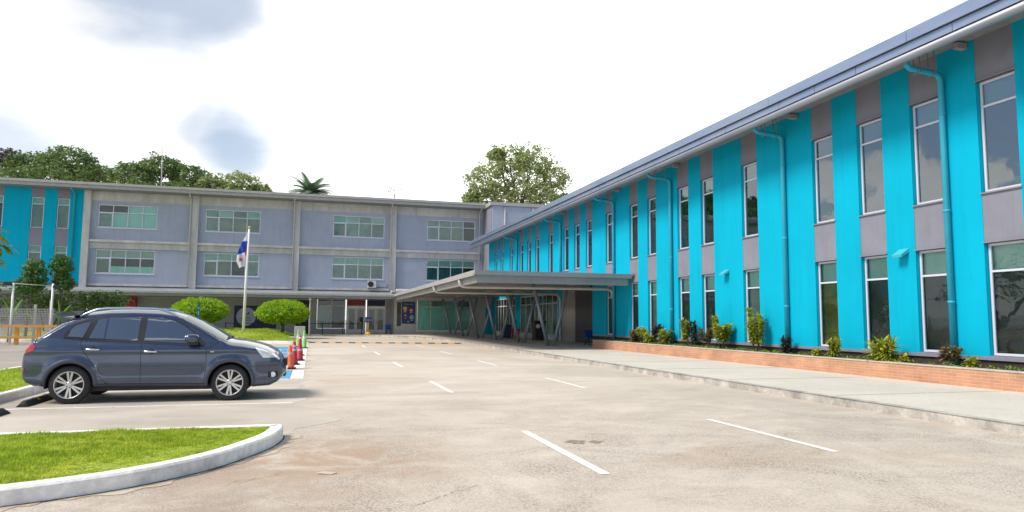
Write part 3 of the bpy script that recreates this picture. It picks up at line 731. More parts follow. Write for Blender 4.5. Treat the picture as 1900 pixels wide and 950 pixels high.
# ---- recessed entrance under the canopy (plane X = 16.5)
XR = 16.5
g = MB()
g.cur = 0; g.box(XR, XR+.15, REC_Y0-0.3, 43.0, 0.15, 3.75)     # charcoal / grey panels
g.cur = 1; g.box(XR-.01, XR+.15, 42.7, 45.2, 0.15, 3.75)
g.cur = 2
g.box(XR-.02, XR+.15, 45.2, 46.05, 0.15, 3.75); g.box(XR-.02, XR+.15, 55.2, 56.6, 0.15, 3.75)
g.box(XR-.02, XR+.15, 46.05, 55.2, 3.44, 3.75); g.box(XR-.02, XR+.15, 56.6, 64.8, 3.44, 3.75)
g.box(XR-.02, XR+.15, 63.2, 64.8, 0.15, 3.44)
g.cur = 2; g.box(XW+0.165, XR, REC_Y0-0.16, REC_Y0, 0.15, 3.75)
g.cur = 3; g.box(XR-.05, XR+.15, 46.05, 55.2, 0.15, 0.42); g.box(XR-.05, XR+.15, 56.6, 63.2, 0.15, 0.42)
g.build('entrance_wall', [M['charcoal'], M['brown_grey'], M['cyan'], M['beige_conc']], rb)
window(rb, (XR, 55.18, 0.43), (0, -1, 0), (-1, 0, 0), 9.1, 3.0, [0.16, 0.31, 0.42, 0.53, 0.63, 0.72, 0.87], [0.77], [['room_olive', 'room_teal', 'room_dark'], ['room_dark', 'room_teal', 'sign_red', 'room_dark', 'cyan_pipe']], ft=0.09, frame='frame_white', open_pane=(9.1*.42, 9.1*.53, 0, 2.3))
window(rb, (XR, 63.18, 0.43), (0, -1, 0), (-1, 0, 0), 6.55, 3.0, [0.14, 0.28, 0.42, 0.57, 0.71, 0.86], [0.77], [['room_dark', 'room_olive'], ['room_dark']], ft=0.09, frame='frame_white')

# ---- wall lights
for yy, lab in ((22.72, 'small turquoise wedge wall light on the turquoise wall, farther of two'), (14.62, 'small turquoise wedge wall light beside the nearest drainpipe, nearer of two')):
    zz = 3.33
    t = thing('wall_light', (XW, yy, zz), lab, 'light', 'wedge lights on the turquoise wall')
    g = MB(); w2 = 0.15
    g.add([(XW, yy-w2, zz+.12), (XW, yy+w2, zz+.12), (XW-.26, yy+w2, zz-.05), (XW-.26, yy-w2, zz-.05), (XW, yy-w2, zz+.02), (XW, yy+w2, zz+.02), (XW-.24, yy+w2, zz-.11), (XW-.24, yy-w2, zz-.11)],
          [(0, 1, 2, 3), (4, 7, 6, 5), (0, 3, 7, 4), (1, 5, 6, 2), (3, 2, 6, 7)]); g.build('housing', M['fixture'], t)
    g = MB(); g.add([(XW-.06, yy-.12, zz+.008), (XW-.06, yy+.12, zz+.008), (XW-.215, yy+.12, zz-.098), (XW-.215, yy-.12, zz-.098)], [(0, 1, 2, 3)]); g.build('lens', M['car_trim'], t)

# ---- brick planter
pl = thing('brick_planter', (13.95, 14, 0.15), 'long low orange brick planter along the foot of the turquoise wall', 'planter')
g = MB(); g.box(13.8, 13.98, -8, 33.3, 0.14, 0.53); g.box(13.98, XW+.04, 33.12, 33.3, 0.14, 0.53); g.build('brick_wall', M['brick'], pl)
g = MB(); g.box(13.785, 13.995, -8, 33.32, 0.532, 0.562); g.box(13.997, XW+.04, 33.11, 33.32, 0.532, 0.562); g.build('coping', M['coping'], pl)
g = MB(); g.box(13.99, XW+.045, -8, 33.10, 0.2, 0.50); g.build('soil_bed', M['soil'], pl)

# ================================================================= CANOPY
cv = thing('entrance_canopy', (11, 45, 0.15), 'flat grey steel entrance canopy standing on V shaped columns', 'canopy')
CX0, CX1, CY0, CY1 = 7.0, 14.72, 30.5, 62.0
g = MB(); g.box(CX0+.06, CX1, CY0+.06, CY1, 3.62, 3.73); g.build('roof_slab', M['roof'], cv)
g = MB(); g.box(CX0, 14.66, CY0, CY0+.05, 3.54, 3.75); g.box(14.662, 14.80-.004, CY0-.04, CY0+.25, 3.66, 3.77); g.build('fascia', M['canopy_steel'], cv)
g = MB(); g.box(CX0-.02, CX0+.04, CY0+.055, CY1, 3.52, 3.76); g.box(CX0-.10, CX0-.022, CY0+.0, CY1, 3.50, 3.60); g.build('gutter', M['canopy_light'], cv)
g = MB(); g.box(CX0+.10, CX1-.2, CY0+.10, CY0+.25, 3.20, 3.538); g.build('cross_beam', M['canopy_steel'], cv)
for k in range(1, 6):
    yy = CY0+0.1+k*5.35
    g = MB(); g.box(CX0+.31, CX1, yy, yy+.15, 3.32, 3.60); g.build('cross_beam', M['canopy_steel'], cv)
g = MB(); g.box(CX0+.14, CX0+.30, CY0+.26, CY1, 3.22, 3.515); g.build('edge_beam', M['canopy_light'], cv)
for xx in (11.5, 13.35):
    g = MB(); g.box(xx, xx+.12, CY0+.26, CY1, 3.37, 3.611); g.build('purlin', M['canopy_steel'], cv)
g = MB(); g.box(CX0+.31, CX1, CY0+.26, CY1, 3.602, 3.618); g.build('ceiling', M['soffit'], cv)
for k in range(6):
    yy = 35.82+5.42*k
    for sx, xt in ((-1, 11.45), (1, 13.42)):
        c_ = MB(); c_.tube([(12.42+sx*0.16, yy, 0.15), (xt, yy, 3.40)], 0.092, 12)
        c_.box(12.42+sx*0.16-.13, 12.42+sx*0.16+.13, yy-.13, yy+.13, 0.15, 0.165)
        c_.build('column', M['column'], cv)
for y0, y1 in ((33.9, 32.72), (41.4, 40.6)):
    p = MB(); p.tube([(CX0-.02, y0, 3.50), (CX0+.02, y0, 3.26), (CX0+.15, y0, 3.16), (CX0+.4, y0, 3.14), (14.35, y1, 3.12), (14.55, y1, 3.06), (14.66, y1, 2.92), (14.70, y1, 2.70)] + ([(14.70, y1, 0.2)] if y1 > 35 else []), 0.075, 12)
    p.build('drain_pipe', M['pipe_beige'], cv)

# ================================================================= GREY-BLUE BLOCK (rear)
YB = 65.0
bb = thing('main_block', (0, YB, 0.15), 'long three storey lavender school block with concrete bands and a ground floor porch', 'building')
XL, XRt = -34.0, 15.6
wins = [(-17.34, -12.86), (-9.07, -4.55), (1.65, 6.27), (10.21, 14.87)]
rowsz = [(5.13, 7.12), (8.96, 10.91)]
cst = [(-25.0, -24.11), (-22.18, -21.24), (-20.33, -19.40), (-27.9, -27.0), (-29.7, -28.8), (-32.6, -31.7)]
crow = [(4.74, 7.27), (8.72, 11.21)]
g = MB()
def wall_with_holes(g, x0, x1, y, t, z0, z1, holes):
    """holes: list of (a,b,c,d) sorted by columns; fills around them"""
    xs = sorted({x0, x1, *[h[0] for h in holes], *[h[1] for h in holes]}); zs = sorted({z0, z1, *[h[2] for h in holes], *[h[3] for h in holes]})
    for i in range(len(xs)-1):
        run = None
        for j in range(len(zs)-1):
            cx_, cz_ = (xs[i]+xs[i+1])/2, (zs[j]+zs[j+1])/2
            solid = not any(h[0] < cx_ < h[1] and h[2] < cz_ < h[3] for h in holes)
            if solid: run = (run[0], zs[j+1]) if run else (zs[j], zs[j+1])
            if (not solid or j == len(zs)-2) and run:
                g.box(xs[i], xs[i+1], y, y+t, run[0], run[1]); run = None
H = [(a, b, c_, d) for a, b in wins for c_, d in rowsz]
g.cur = 0; wall_with_holes(g, -17.9, XRt, YB, 0.2, 4.1, 11.22, H)
g.cur = 1; g.box(-17.9, XRt, YB-.015, YB+.2, 11.22, 11.99); 
g.box(XL, XRt, YB+.25, YB+.3, 3.3, 12)
g.build('wall', [M['lavender'], M['beige_conc']], bb)
# turquoise end bay, slightly proud
g = MB(); YC = YB-.18
g.cur = 0
ce = sorted(cst); e = [XL]+[v for s_ in ce for v in s_]+[-17.95]
for i in range(0, len(e), 2): g.box(e[i], e[i+1], YC, YB+.2, 4.27, 11.99)
g.cur = 1
for a, b in ce:
    for z0, z1 in ((4.3, 4.74), (7.27, 8.72), (11.21, 11.99)): g.box(a, b, YC+.012, YB+.2, z0, z1)
g.build('end_bay_wall', [M['cyan'], M['grey_panel']], bb)
for a, b in ce:
    for z0, z1 in crow:
        window(bb, (a+.02, YC+.09, z0), (1, 0, 0), (0, -1, 0), b-a-.04, z1-z0, [], [0.78], [['room_olive' if a > -23 else 'room_dark'], ['blind']], ft=0.06)
# beams, ledges, columns
g = MB(); g.box(-18.05, XRt-.25, YB-.10, YB, 7.22, 7.72); g.box(-18.15, XRt-.2, YB-.30, YB, 7.725, 7.93)
g.box(-17.9, XRt-.4, YB-.12, YB, 4.10, 4.30); g.build('floor_band', M['beige_conc'], bb)
for xc in (-18.1, -9.83, -1.42, 7.13):
    w2 = 0.26 if xc < -5 else 0.21
    g = MB(); g.box(xc-w2, xc+w2, YB-.32, YB-.001, 3.9, 11.98); g.build('column', M['beige_conc'], bb)
for xc in (-10.2, -1.72, 6.82, 15.2):
    p = MB(); p.tube([(xc, 63.75, 12.1), (xc, 63.78, 11.9), (xc, 64.2, 11.78), (xc, 64.55, 11.7), (xc, 64.6, 11.5), (xc, 64.6, 4.1)], 0.06, 8); p.build('drainpipe', M['pipe_beige'], bb)
p = MB(); p.tube([(-19.05, 63.75, 12.1), (-19.05, 63.78, 11.9), (-19.05, 64.4, 11.75), (-19.05, 64.70, 11.6), (-19.05, 64.72, 4.0)], 0.08, 8); p.build('drainpipe', M['cyan_pipe'], bb)
bk = {0: [[['blind_dim', 'mint', 'mint', 'mint'], ['room_dark', 'room_dark', 'mint', 'mint']], [['room_olive', 'room_dark', 'room_dark', 'room_dark'], ['blind']]],
      1: [[['blind_dim', 'room_olive', 'room_olive', 'room_olive'], ['blind_dim', 'blind', 'room_olive', 'blind']], [['room_olive', 'room_olive', 'room_dark', 'blind_dim'], ['blind']]],
      2: [[['room_olive', 'blind_dim', 'blind_dim', 'room_olive'], ['blind', 'blind', 'blind_dim', 'blind']], [['blind_dim', 'blind_dim', 'blind_dim', 'room_olive'], ['blind']]],
      3: [[['blind_dim', 'room_olive', 'room_olive', 'room_dark'], ['blind_dim', 'blind_dim', 'blind_dim', 'room_dark']], [['room_teal', 'room_teal', 'room_teal', 'room_dark'], ['blind']]]}
for i, (a, b) in enumerate(wins):
    for k, (z0, z1) in enumerate(rowsz):
        W_, H_ = b-a, z1-z0
        backs = bk[i][1-k] if k == 0 else bk[i][0]
        window(bb, (a, YB+.06, z0), (1, 0, 0), (0, -1, 0), W_, H_, [0.25, 0.5, 0.75], [0.66], backs, ft=0.075, open_pane=(0, W_*.25, 0, H_*.66))
        s_ = MB(); s_.box(a-.06, b+.06, YB-.06, YB+.05, z0-.06, z0-.002); s_.build('sill', M['frame'], bb)
# low ledge with pale strip over the banner wall and half-height aqua panels of the lower left window
g = MB()
for q in (1, 2, 3):
    a = wins[0][0]+(wins[0][1]-wins[0][0])*q*.25+.04; g.box(a, a+1.04, YB+.10, YB+.11, 5.2, 5.75)
g.build('curtain', M['mint'], bb)
g = MB(); g.box(6.9, 13.2, 63.4, YB-.33, 3.92, 4.10); g.build('ledge', M['beige_conc'], bb)
g = MB(); g.box(7.4, 11.5, 63.9, YB-.34, 4.10, 4.27); g.build('flashing', M['white_metal'], bb)
# roof
g = MB(); g.box(XL, 16.0, 63.55, 80, 12.33, 12.46); g.build('roof', M['roof'], bb)
g = MB(); g.box(XL, 16.0, 63.50, 63.548, 12.26, 12.47); g.box(XL, 15.9, 63.62, 63.70, 12.0, 12.255); g.build('fascia', M['canopy_light'], bb)
g = MB(); g.box(XL, 15.7, 63.71, YB+.2, 12.0, 12.05); g.build('soffit', M['soffit'], bb)
# porch: roof, gutter, ground floor wall
g = MB(); g.obox((XL, 62.35, 3.58), (41.9, 0, 0), (0, 2.7, 0.38), (0, 0, 0.06)); g.build('porch_roof', M['roof'], bb)
g = MB(); g.box(XL, 7.9, 62.2, 62.34, 3.50, 3.66); g.build('porch_gutter', M['canopy_light'], bb)
g = MB(); g.box(XL, 7.9, 62.36, 62.42, 3.28, 3.50); g.build('porch_fascia', M['canopy_steel'], bb)
g = MB(); g.box(XL, 7.4, 62.43, 66.4, 3.30, 3.34); g.box(7.4, XR+1, 62.1, 66.4, 3.62, 3.68); g.build('porch_ceiling', M['soffit'], bb)
YD = 66.5
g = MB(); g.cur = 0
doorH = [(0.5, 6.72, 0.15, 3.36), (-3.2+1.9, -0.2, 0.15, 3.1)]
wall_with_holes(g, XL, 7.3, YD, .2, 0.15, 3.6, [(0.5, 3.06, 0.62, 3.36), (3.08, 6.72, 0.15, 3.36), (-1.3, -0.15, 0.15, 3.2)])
g.cur = 1; g.box(-1.4, -0.1, YD+.9, YD+1.0, 0.15, 3.3)
g.cur = 2; g.box(7.3, 7.5, 64.75, YD+.2, 0.15, 3.6)
wall_with_holes(g, 7.5, 17.6, 64.7, .2, 0.15, 3.62, [(9.4, 14.45, 0.45, 3.36), (7.55, 7.95, 0.9, 3.1)])
g.cur = 3; g.box(7.55, 7.95, 64.8, 64.85, .9, 3.1)
g.build('ground_floor_wall', [M['dark_grey_wall'], M['black'], M['beige_conc'], M['room_dark']], bb)
window(bb, (0.52, YD-.02, 0.64), (1, 0, 0), (0, -1, 0), 2.5, 2.7, [0.5], [0.76], [['room_olive', 'room_dark'], ['room_dark']], ft=0.08, frame='frame_white')
for x0, mt in ((3.12, 'sign_red'), (4.95, 'navy')):
    d = MB(); yd = YD-.02
    d.box(x0, x0+1.75, yd-.02, yd+.05, 2.60, 2.72); d.box(x0, x0+.08, yd-.02, yd+.05, .15, 2.6); d.box(x0+1.67, x0+1.75, yd-.02, yd+.05, .15, 2.6)
    d.box(x0, x0+.06, yd-.02, yd+.05, 2.72, 3.36); d.box(x0+1.69, x0+1.75, yd-.02, yd+.05, 2.72, 3.36); d.box(x0+.06, x0+1.69, yd-.02, yd+.05, 3.30, 3.36)
    dr = d.build('door_frame', M['frame_white'], bb)
    s_ = MB(); s_.box(x0+.062, x0+1.688, yd+.0, yd+.03, 2.722, 3.298); s_.build('sign_panel', M[mt], dr)
    for k in (0, 1):
        a = x0+.085+k*0.795; b = a+.785; lf = MB()
        lf.box(a, b, yd, yd+.04, .17, .55); lf.box(a, b, yd, yd+.04, 2.42, 2.595); lf.box(a, a+.13, yd, yd+.04, .55, 2.42); lf.box(b-.13, b, yd, yd+.04, .55, 2.42)
        lo = lf.build('door', M['frame_white'], bb)
        q = MB(); q.quad((a+.13, yd+.02, .55), (b-.13, yd+.02, .55), (b-.13, yd+.02, 2.42), (a+.13, yd+.02, 2.42)); q.build('pane', M['glass'], lo)
        q = MB(); q.quad((a, yd+.3, .15), (b, yd+.3, .15), (b, yd+.3, 2.6), (a, yd+.3, 2.6)); q.build('interior', M['room_dark'], lo)
        q = MB(); hx = b-.07 if k == 0 else a+.07; q.tube([(hx, yd-.05, 1.1), (hx, yd-.05, 1.4)], 0.015, 6); q.build('handle', M['chrome'], lo)
window(bb, (9.42, 64.72, 0.46), (1, 0, 0), (0, -1, 0), 5.0, 2.9, [0.25, 0.5, 0.75], [0.77], [['mint'], ['mint', 'blind_dim']], depth=0.06, ft=0.085, frame='frame_white')
d = MB(); d.box(15.9, 16.42, 64.64, 64.69, .17, 2.6); d.build('door', M['cyan'], bb)
for xx in (-0.12, -8.8, -17.0, -25.0):
    p = MB(); p.tube([(xx, 62.45, 0.15), (xx, 62.45, 3.1)], 0.065, 10); p.lathe([(0.07, 0), (0.13, 0.1), (0.13, 0.2), (0.08, 0.28)], (xx, 62.45, 3.0), n=10); p.build('porch_post', M['post_grey'], bb)

# taller grey box where the two wings meet
cb = thing('stair_block', (16, 64, 0.15), 'plain tall lavender stair block behind the corner of the turquoise wing', 'building')
g = MB(); g.box(15.72, 30, 61.75, 76, 3.8, 12.0); g.build('wall', M['lavender'], cb)
g = MB(); g.box(15.66, 15.718, 61.9, 63.45, 3.8, 11.98); g.box(15.66, 15.718, 63.5, YB-.35, 3.8, 11.9); g.build('side_panel', M['grey_panel'], cb)
g = MB(); g.box(15.5, 30, 61.55, 76, 12.02, 12.33); g.build('roof', M['canopy_light'], cb)
p = MB(); p.tube([(16.9, 61.68, 12.0), (16.9, 61.68, 4)], 0.06, 8); p.tube([(19.6, 61.68, 12.0), (19.6, 61.68, 4)], 0.09, 8); p.build('drainpipe', M['post_grey'], cb)

# ================================================================= THINGS ON THE REAR FACADE
t = thing('ac_unit', (5.2, 64.8, 4.25), 'white air conditioner outdoor unit on the lavender wall over the glass doors', 'air conditioner')
g = MB(); g.box(4.85, 5.6, 64.5, 64.88, 4.33, 5.0); g.build('casing', M['ac_white'], t, bevel=0.02)
g = MB(); g.lathe([(0.26, 0), (0.26, -0.02), (0.22, -0.025), (0.0, -0.01)], (5.1, 64.495, 4.67), 'Y', 20); g.build('fan_grille', M['car_trim'], t)
g = MB(); g.box(4.95, 5.0, 64.5, 64.99, 4.27, 4.33); g.box(5.45, 5.5, 64.5, 64.99, 4.27, 4.33); g.tube([(5.6, 64.7, 4.45), (5.9, 64.85, 4.38), (6.6, 64.92, 4.40), (6.75, 64.92, 4.7)], 0.025, 6); g.build('bracket', M['black'], t)

t = thing('poster', (8.6, 64.66, 1.1), 'navy poster with four small round badges on the corner wall beside the mint windows', 'poster')
g = MB(); g.box(7.98, 9.2, 64.64, 64.685, 1.12, 3.12); g.build('board', M['navy2'], t)
g = MB()
def disc(b, x, z, r, y, n=20): b.add([(x+r*math.cos(2*math.pi*i/n), y, z+r*math.sin(2*math.pi*i/n)) for i in range(n)], [tuple(range(n))])
disc(g, 8.28, 2.5, .19, 64.635); g.add([(8.2, 64.634, 2.33), (8.36, 64.634, 2.33), (8.4, 64.634, 2.12), (8.28, 64.634, 2.2), (8.16, 64.634, 2.12)], [(0, 1, 2, 3, 4)]); g.build('badge', M['gold'], t)
g = MB(); disc(g, 8.84, 2.35, .17, 64.635); g.build('badge', M['cone_bright'], t)
g = MB(); disc(g, 8.9, 1.72, .2, 64.635); g.build('badge', M['sky_print'], t)
g = MB(); g.box(8.2, 8.5, 64.632, 64.638, 1.72, 1.86); g.build('badge', M['red'], t)
for x0, x1, z0, z1, y_ in ((8.76, 8.80, 2.26, 2.42, 0), (8.86, 8.92, 2.26, 2.42, 0), (8.27, 8.37, 1.865, 1.98, 0), (8.72, 8.95, 2.10, 2.14, 1), (8.24, 8.42, 1.6, 1.63, 1), (8.78, 9.02, 1.42, 1.46, 1), (8.5, 8.66, 1.27, 1.32, 1), (8.15, 8.6, 2.9, 2.93, 1), (8.70, 9.0, 2.9, 2.93, 1)):
    g = MB(); g.box(x0, x1, 64.628, 64.633 if not y_ else 64.638, z0, z1); g.build('print', M['print_white'], t)

t = thing('wall_banner', (-4.6, 66.4, 0.8), 'large navy banner with a pale grey disc on the dark porch wall', 'banner')
g = MB(); g.box(-6.55, -3.0, 66.42, 66.48, 0.62, 2.62); g.build('sheet', M['navy'], t)
g = MB(); disc(g, -5.55, 1.66, .82, 66.412, 36); g.build('disc', M['banner_pale'], t)
g = MB(); g.add([(-5.62, 66.405, 1.85), (-5.28, 66.405, 1.85), (-5.28, 66.405, 2.12), (-5.45, 66.405, 1.93)], [(0, 1, 2, 3)])
for zz, a in ((1.6, .42), (1.45, .5), (1.3, .45)): g.box(-5.55-a, -5.55+a, 66.404, 66.409, zz, zz+.03)
g.build('print', M['navy2'], t)

t = thing('fire_hose_cabinet', (-14.7, 66.3, 2.4), 'red fire hose cabinet on the dark porch wall behind the parked car', 'fire cabinet')
g = MB(); g.box(-15.1, -14.35, 66.2, 66.48, 2.35, 3.3); g.build('box', M['red'], t, bevel=0.02)
g = MB(); g.lathe([(0.2, 0), (0.2, -0.05), (0.12, -0.06)], (-14.62, 66.2, 2.9), 'Y', 16); g.build('hose_reel', M['sign_red'], t)
g = MB(); g.box(-14.98, -14.95, 66.18, 66.2, 2.6, 3.2); g.box(-14.55, -14.52, 66.12, 66.14, 2.75, 3.05); g.build('print', M['print_white'], t)

# queue barrier posts
spots = [(0.98, 'leftmost of the posts before the glass doors'), (2.72, 'middle one of the posts before the glass doors'), (4.35, 'right hand one before the glass doors, beside the navy sign'), (-4.45, 'in front of the navy banner'), (-6.9, 'left of the navy banner')]
q0 = thing('queue_post', (0.98, 63.6, 0.15), 'x', 'barrier post', 'black queue posts on the porch')
g = MB(); g.lathe([(0.18, 0), (0.18, 0.02), (0.05, 0.05)], (0.98, 63.6, 0.15), n=16); g.build('foot', M['black'], q0)
g = MB(); g.tube([(0.98, 63.6, 0.18), (0.98, 63.6, 1.12)], 0.035, 8); g.lathe([(0.05, 0), (0.05, 0.1), (0.03, 0.12)], (0.98, 63.6, 1.05), n=10); g.build('stem', M['black'], q0)
for i, (xx, lb) in enumerate(spots):
    lab = 'black queue barrier post, '+lb
    if i == 0: q0['label'] = lab
    else: copy_tree(q0, (xx, 63.6, 0.15), lab)
g = MB()
for a, b in ((-0.1, .95), (1.0, 2.7), (2.75, 4.32)):
    g.box(a, b, 63.595, 63.603, 1.06, 1.11)
tag(g.build('belt', M['black']), 'thin black barrier belt stretched between posts before the glass doors', 'barrier belt')
g = MB(); g.box(-6.87, -4.5, 63.595, 63.603, 1.06, 1.11); tag(g.build('belt', M['black']), 'thin black barrier belt stretched before the navy banner', 'barrier belt')

t = thing('floor_sign', (4.85, 62.9, 0.15), 'navy signboard on a yellow pole and round yellow foot by the glass doors', 'sign')
g = MB(); g.lathe([(0.27, 0), (0.27, 0.12), (0.2, 0.2), (0.06, 0.26)], (4.85, 62.9, 0.15), n=18); g.build('foot', M['yellow'], t)
g = MB(); g.tube([(4.85, 62.9, 0.35), (4.85, 62.9, 1.3)], 0.04, 8); g.build('pole', M['yellow'], t)
g = MB(); g.box(4.57, 5.13, 62.86, 62.90, 1.22, 1.68); g.build('board', M['navy2'], t)
def text_mesh(s, loc, size, mat, parent, name='lettering', rot=(math.pi/2, 0, 0), ext=0.002, sx=1.0):
    cu = bpy.data.curves.new(name, 'FONT'); cu.body = s; cu.size = size; cu.extrude = ext; cu.align_x = 'CENTER'; cu.align_y = 'CENTER'
    tmp = bpy.data.objects.new('tmp', cu); col.objects.link(tmp)
    dg = bpy.context.evaluated_depsgraph_get(); me = bpy.data.meshes.new_from_object(tmp.evaluated_get(dg)); bpy.data.objects.remove(tmp)
    from mathutils import Euler
    me.transform(Matrix.Scale(sx, 4, (1, 0, 0))); me.transform(Euler(rot).to_matrix().to_4x4()); b = BASE[parent.name]; me.transform(Matrix.Translation(Vector(loc)-b))
    me.materials.clear(); me.materials.append(M[mat]); o = bpy.data.objects.new(name, me); col.objects.link(o); o.parent = parent; return o
text_mesh('Recepción', (4.85, 62.855, 1.44), 0.125, 'print_white', t, 'lettering')

def chair_seat(t, x, y, z, w):
    g = MB(); g.obox((x-w/2, y-.22, z+.42), (w, 0, 0), (0, .44, 0), (0, 0, .04)); g.build('seat', M['blue_plastic'], t)
    g = MB(); g.obox((x-w/2, y+.20, z+.46), (w, 0, 0), (0, .10, .42), (0, .03, 0)); g.build('backrest', M['blue_plastic'], t)
    for sx in (-1, 1):
        for sy in (-1, 1):
            g = MB(); g.tube([(x+sx*(w/2-.05), y+sy*.18, z+.42), (x+sx*(w/2), y+sy*.24, z)], 0.018, 6); g.build('leg', M['black'], t)
t = thing('chair', (6.85, 64.9, 0.15), 'dark blue chair on thin black legs at the right end of the glass doors', 'chair')
chair_seat(t, 6.85, 64.9, 0.15, 0.5)
# blue bench under the canopy edge, seen from its back
t = thing('bench', (15.6, 37.0, 0.15), 'blue plastic waiting bench under the canopy beside the brick planter', 'bench')
for k in range(2):
    x0 = 14.92+0.56*k
    g = MB(); g.obox((x0, 36.75, .54), (.53, 0, 0), (0, .42, 0), (0, 0, .04)); g.build('seat', M['blue_plastic'], t, bevel=0.01)
    g = MB(); g.obox((x0, 37.14, .60), (.53, 0, 0), (0, .10, .38), (0, .03, 0)); g.build('backrest', M['blue_plastic'], t, bevel=0.01)
for x0 in (15.0, 15.92):
    g = MB(); g.tube([(x0, 36.75, .16), (x0, 36.85, .50), (x0, 37.1, .50), (x0, 37.25, .16)], 0.025, 6); g.build('leg', M['black'], t)
g = MB(); g.box(14.95, 15.97, 36.9, 37.0, .49, .538); g.build('beam', M['teal_paint'], t)

# bins
def bin_(x, y, w, h, mt, lab, disc_=False):
    t = thing('litter_bin', (x, y, .15), lab, 'bin')
    g = MB(); k = .88
    a = w/2; g.add([(x-a*k, y-a*k, .2), (x+a*k, y-a*k, .2), (x+a*k, y+a*k, .2), (x-a*k, y+a*k, .2), (x-a, y-a, h), (x+a, y-a, h), (x+a, y+a, h), (x-a, y+a, h)],
          [(0, 3, 2, 1), (4, 5, 6, 7), (0, 1, 5, 4), (1, 2, 6, 5), (2, 3, 7, 6), (3, 0, 4, 7)]); g.build('bucket', M[mt], t, bevel=0.03)
    g = MB(); g.box(x-a-.06, x+a+.04, y-a-.05, y+a+.05, h+.002, h+.07); g.build('lid', M[mt], t, bevel=0.02)
    g = MB(); g.lathe([(0.09, -.03), (0.09, .03)], (x-a*.7, y+a*.9, .22), 'X', 12); g.lathe([(0.09, -.03), (0.09, .03)], (x+a*.7, y+a*.9, .22), 'X', 12); g.build('wheel', M['rubber'], t)
    if disc_:
        g = MB(); disc(g, x-.18, 1.12, .15, y-a-.012); g.build('sticker', M['print_white'], t)
bin_(14.95, 45.6, .80, 1.42, 'bin_black', 'large black wheeled bin with a white round sticker under the canopy', True)
bin_(13.95, 50.2, .62, 1.12, 'bin_blue', 'navy blue litter bin under the canopy, left of the red one')
bin_(14.75, 50.6, .56, .82, 'cone_bright', 'low red bin under the canopy, between the navy and the black bin')
t = thing('hydrant_post', (14.25, 49.0, .15), 'thin pale blue post before the navy bin under the canopy', 'post')
g = MB(); g.tube([(14.22, 49.0, .15), (14.22, 49.0, 1.45)], 0.045, 8); g.lathe([(0.14, 0), (0.14, .03)], (14.22, 49.0, .15), n=12); g.build('stem', M['sky_print'], t)
g = MB(); g.box(14.1, 14.34, 48.93, 48.96, 1.2, 1.5); g.build('panel', M['navy2'], t)

# ================================================================= FLAG, LAWN THINGS, CONES
fp = thing('flagpole', (-4.3, 50.7, 0.3), 'tall white flagpole on the lawn with a limp flag', 'flagpole')
g = MB(); g.tube([(-4.38, 50.7, 0.3), (-4.34, 50.7, 4.0), (-4.27, 50.7, 7.6)], [0.10, 0.085, 0.06], 10); g.build('pole', M['white_metal'], fp)
g = MB(); g.lathe([(0.02, 0), (0.09, .06), (0.10, .12), (0.06, .2), (0.0, .22)], (-4.27, 50.7, 7.6), n=12); g.build('finial', M['gold'], fp)
tf = thing('flag', (-4.4, 50.68, 4.9), 'limp flag of white, blue and red quarters with a red star, on the flagpole', 'flag')
def cloth(name, poly, mt, y0=0.0, nx=1):
    g = MB(); n = len(poly)
    # fan-triangulated cloth with shallow folds
    from mathutils.geometry import tessellate_polygon
    tri = tessellate_polygon([[Vector((a, b, 0)) for a, b in poly]])
    vs = [Vector((a, 50.66+y0, b)) for a, b in poly]; fs = [tuple(t_) for t_ in tri]
    for _ in range(3):
        nv = list(vs); nf = []; cache = {}
        def mid(i, j):
            k = (min(i, j), max(i, j))
            if k not in cache: cache[k] = len(nv); nv.append((vs[i]+vs[j])/2)
            return cache[k]
        for a, b, c_ in fs:
            ab, bc, ca = mid(a, b), mid(b, c_), mid(c_, a); nf += [(a, ab, ca), (b, bc, ab), (c_, ca, bc), (ab, bc, ca)]
        vs, fs = nv, nf
    for v in vs:
        k = min(1, (-4.3-v.x)/0.5)
        v.y += 0.07*k*math.sin((v.x*1.0+v.z*0.28)*16)
    g.smooth = True; g.add(vs, fs); o = g.build(name, M[mt], tf); so = o.modifiers.new('thickness', 'SOLIDIFY'); so.thickness = 0.006; return o
cloth('white_quarter', [(-4.33, 7.42), (-4.50, 7.05), (-4.67, 6.73), (-4.34, 6.77)], 'flag_white')
cloth('blue_quarter', [(-4.67, 6.73), (-4.34, 6.77), (-4.40, 6.1), (-4.47, 5.98), (-4.74, 5.90), (-4.97, 5.77), (-4.85, 6.3)], 'flag_blue')
cloth('red_quarter', [(-4.34, 6.77), (-4.33, 6.4), (-4.37, 5.72), (-4.39, 5.62), (-4.47, 5.98), (-4.40, 6.1)], 'flag_red')
cloth('white_star_quarter', [(-4.97, 5.77), (-4.74, 5.90), (-4.47, 5.98), (-4.39, 5.62), (-4.42, 5.05), (-4.62, 4.98), (-4.81, 4.9), (-4.92, 5.13), (-5.0, 5.35)], 'flag_white')
g = MB(); pts = []
for i in range(10):
    r_ = 0.20 if i % 2 == 0 else 0.082; a = math.pi/2+i*math.pi/5; pts.append((-4.72+r_*math.cos(a), 5.47+r_*math.sin(a)))
cx_, cz_ = -4.72, 5.47
vs = [(cx_, 50.52, cz_)]+[(x, 50.52, z) for x, z in pts]
g.add(vs, [(0, i+1, (i+1) % 10+1) for i in range(10)]); g.build('star', M['flag_red'], tf)

t = thing('concrete_block', (-0.8, 49.6, .1), 'square grey concrete block standing on a low step at the lawn corner', 'concrete block')
g = MB(); g.box(-1.05, -0.35, 49.3, 49.9, 0.3, 1.0); g.build('block', M['block'], t, bevel=0.02)
g = MB(); g.box(-1.35, -0.2, 48.6, 50.1, 0.1, 0.30); g.build('step', M['block'], t, bevel=0.02)

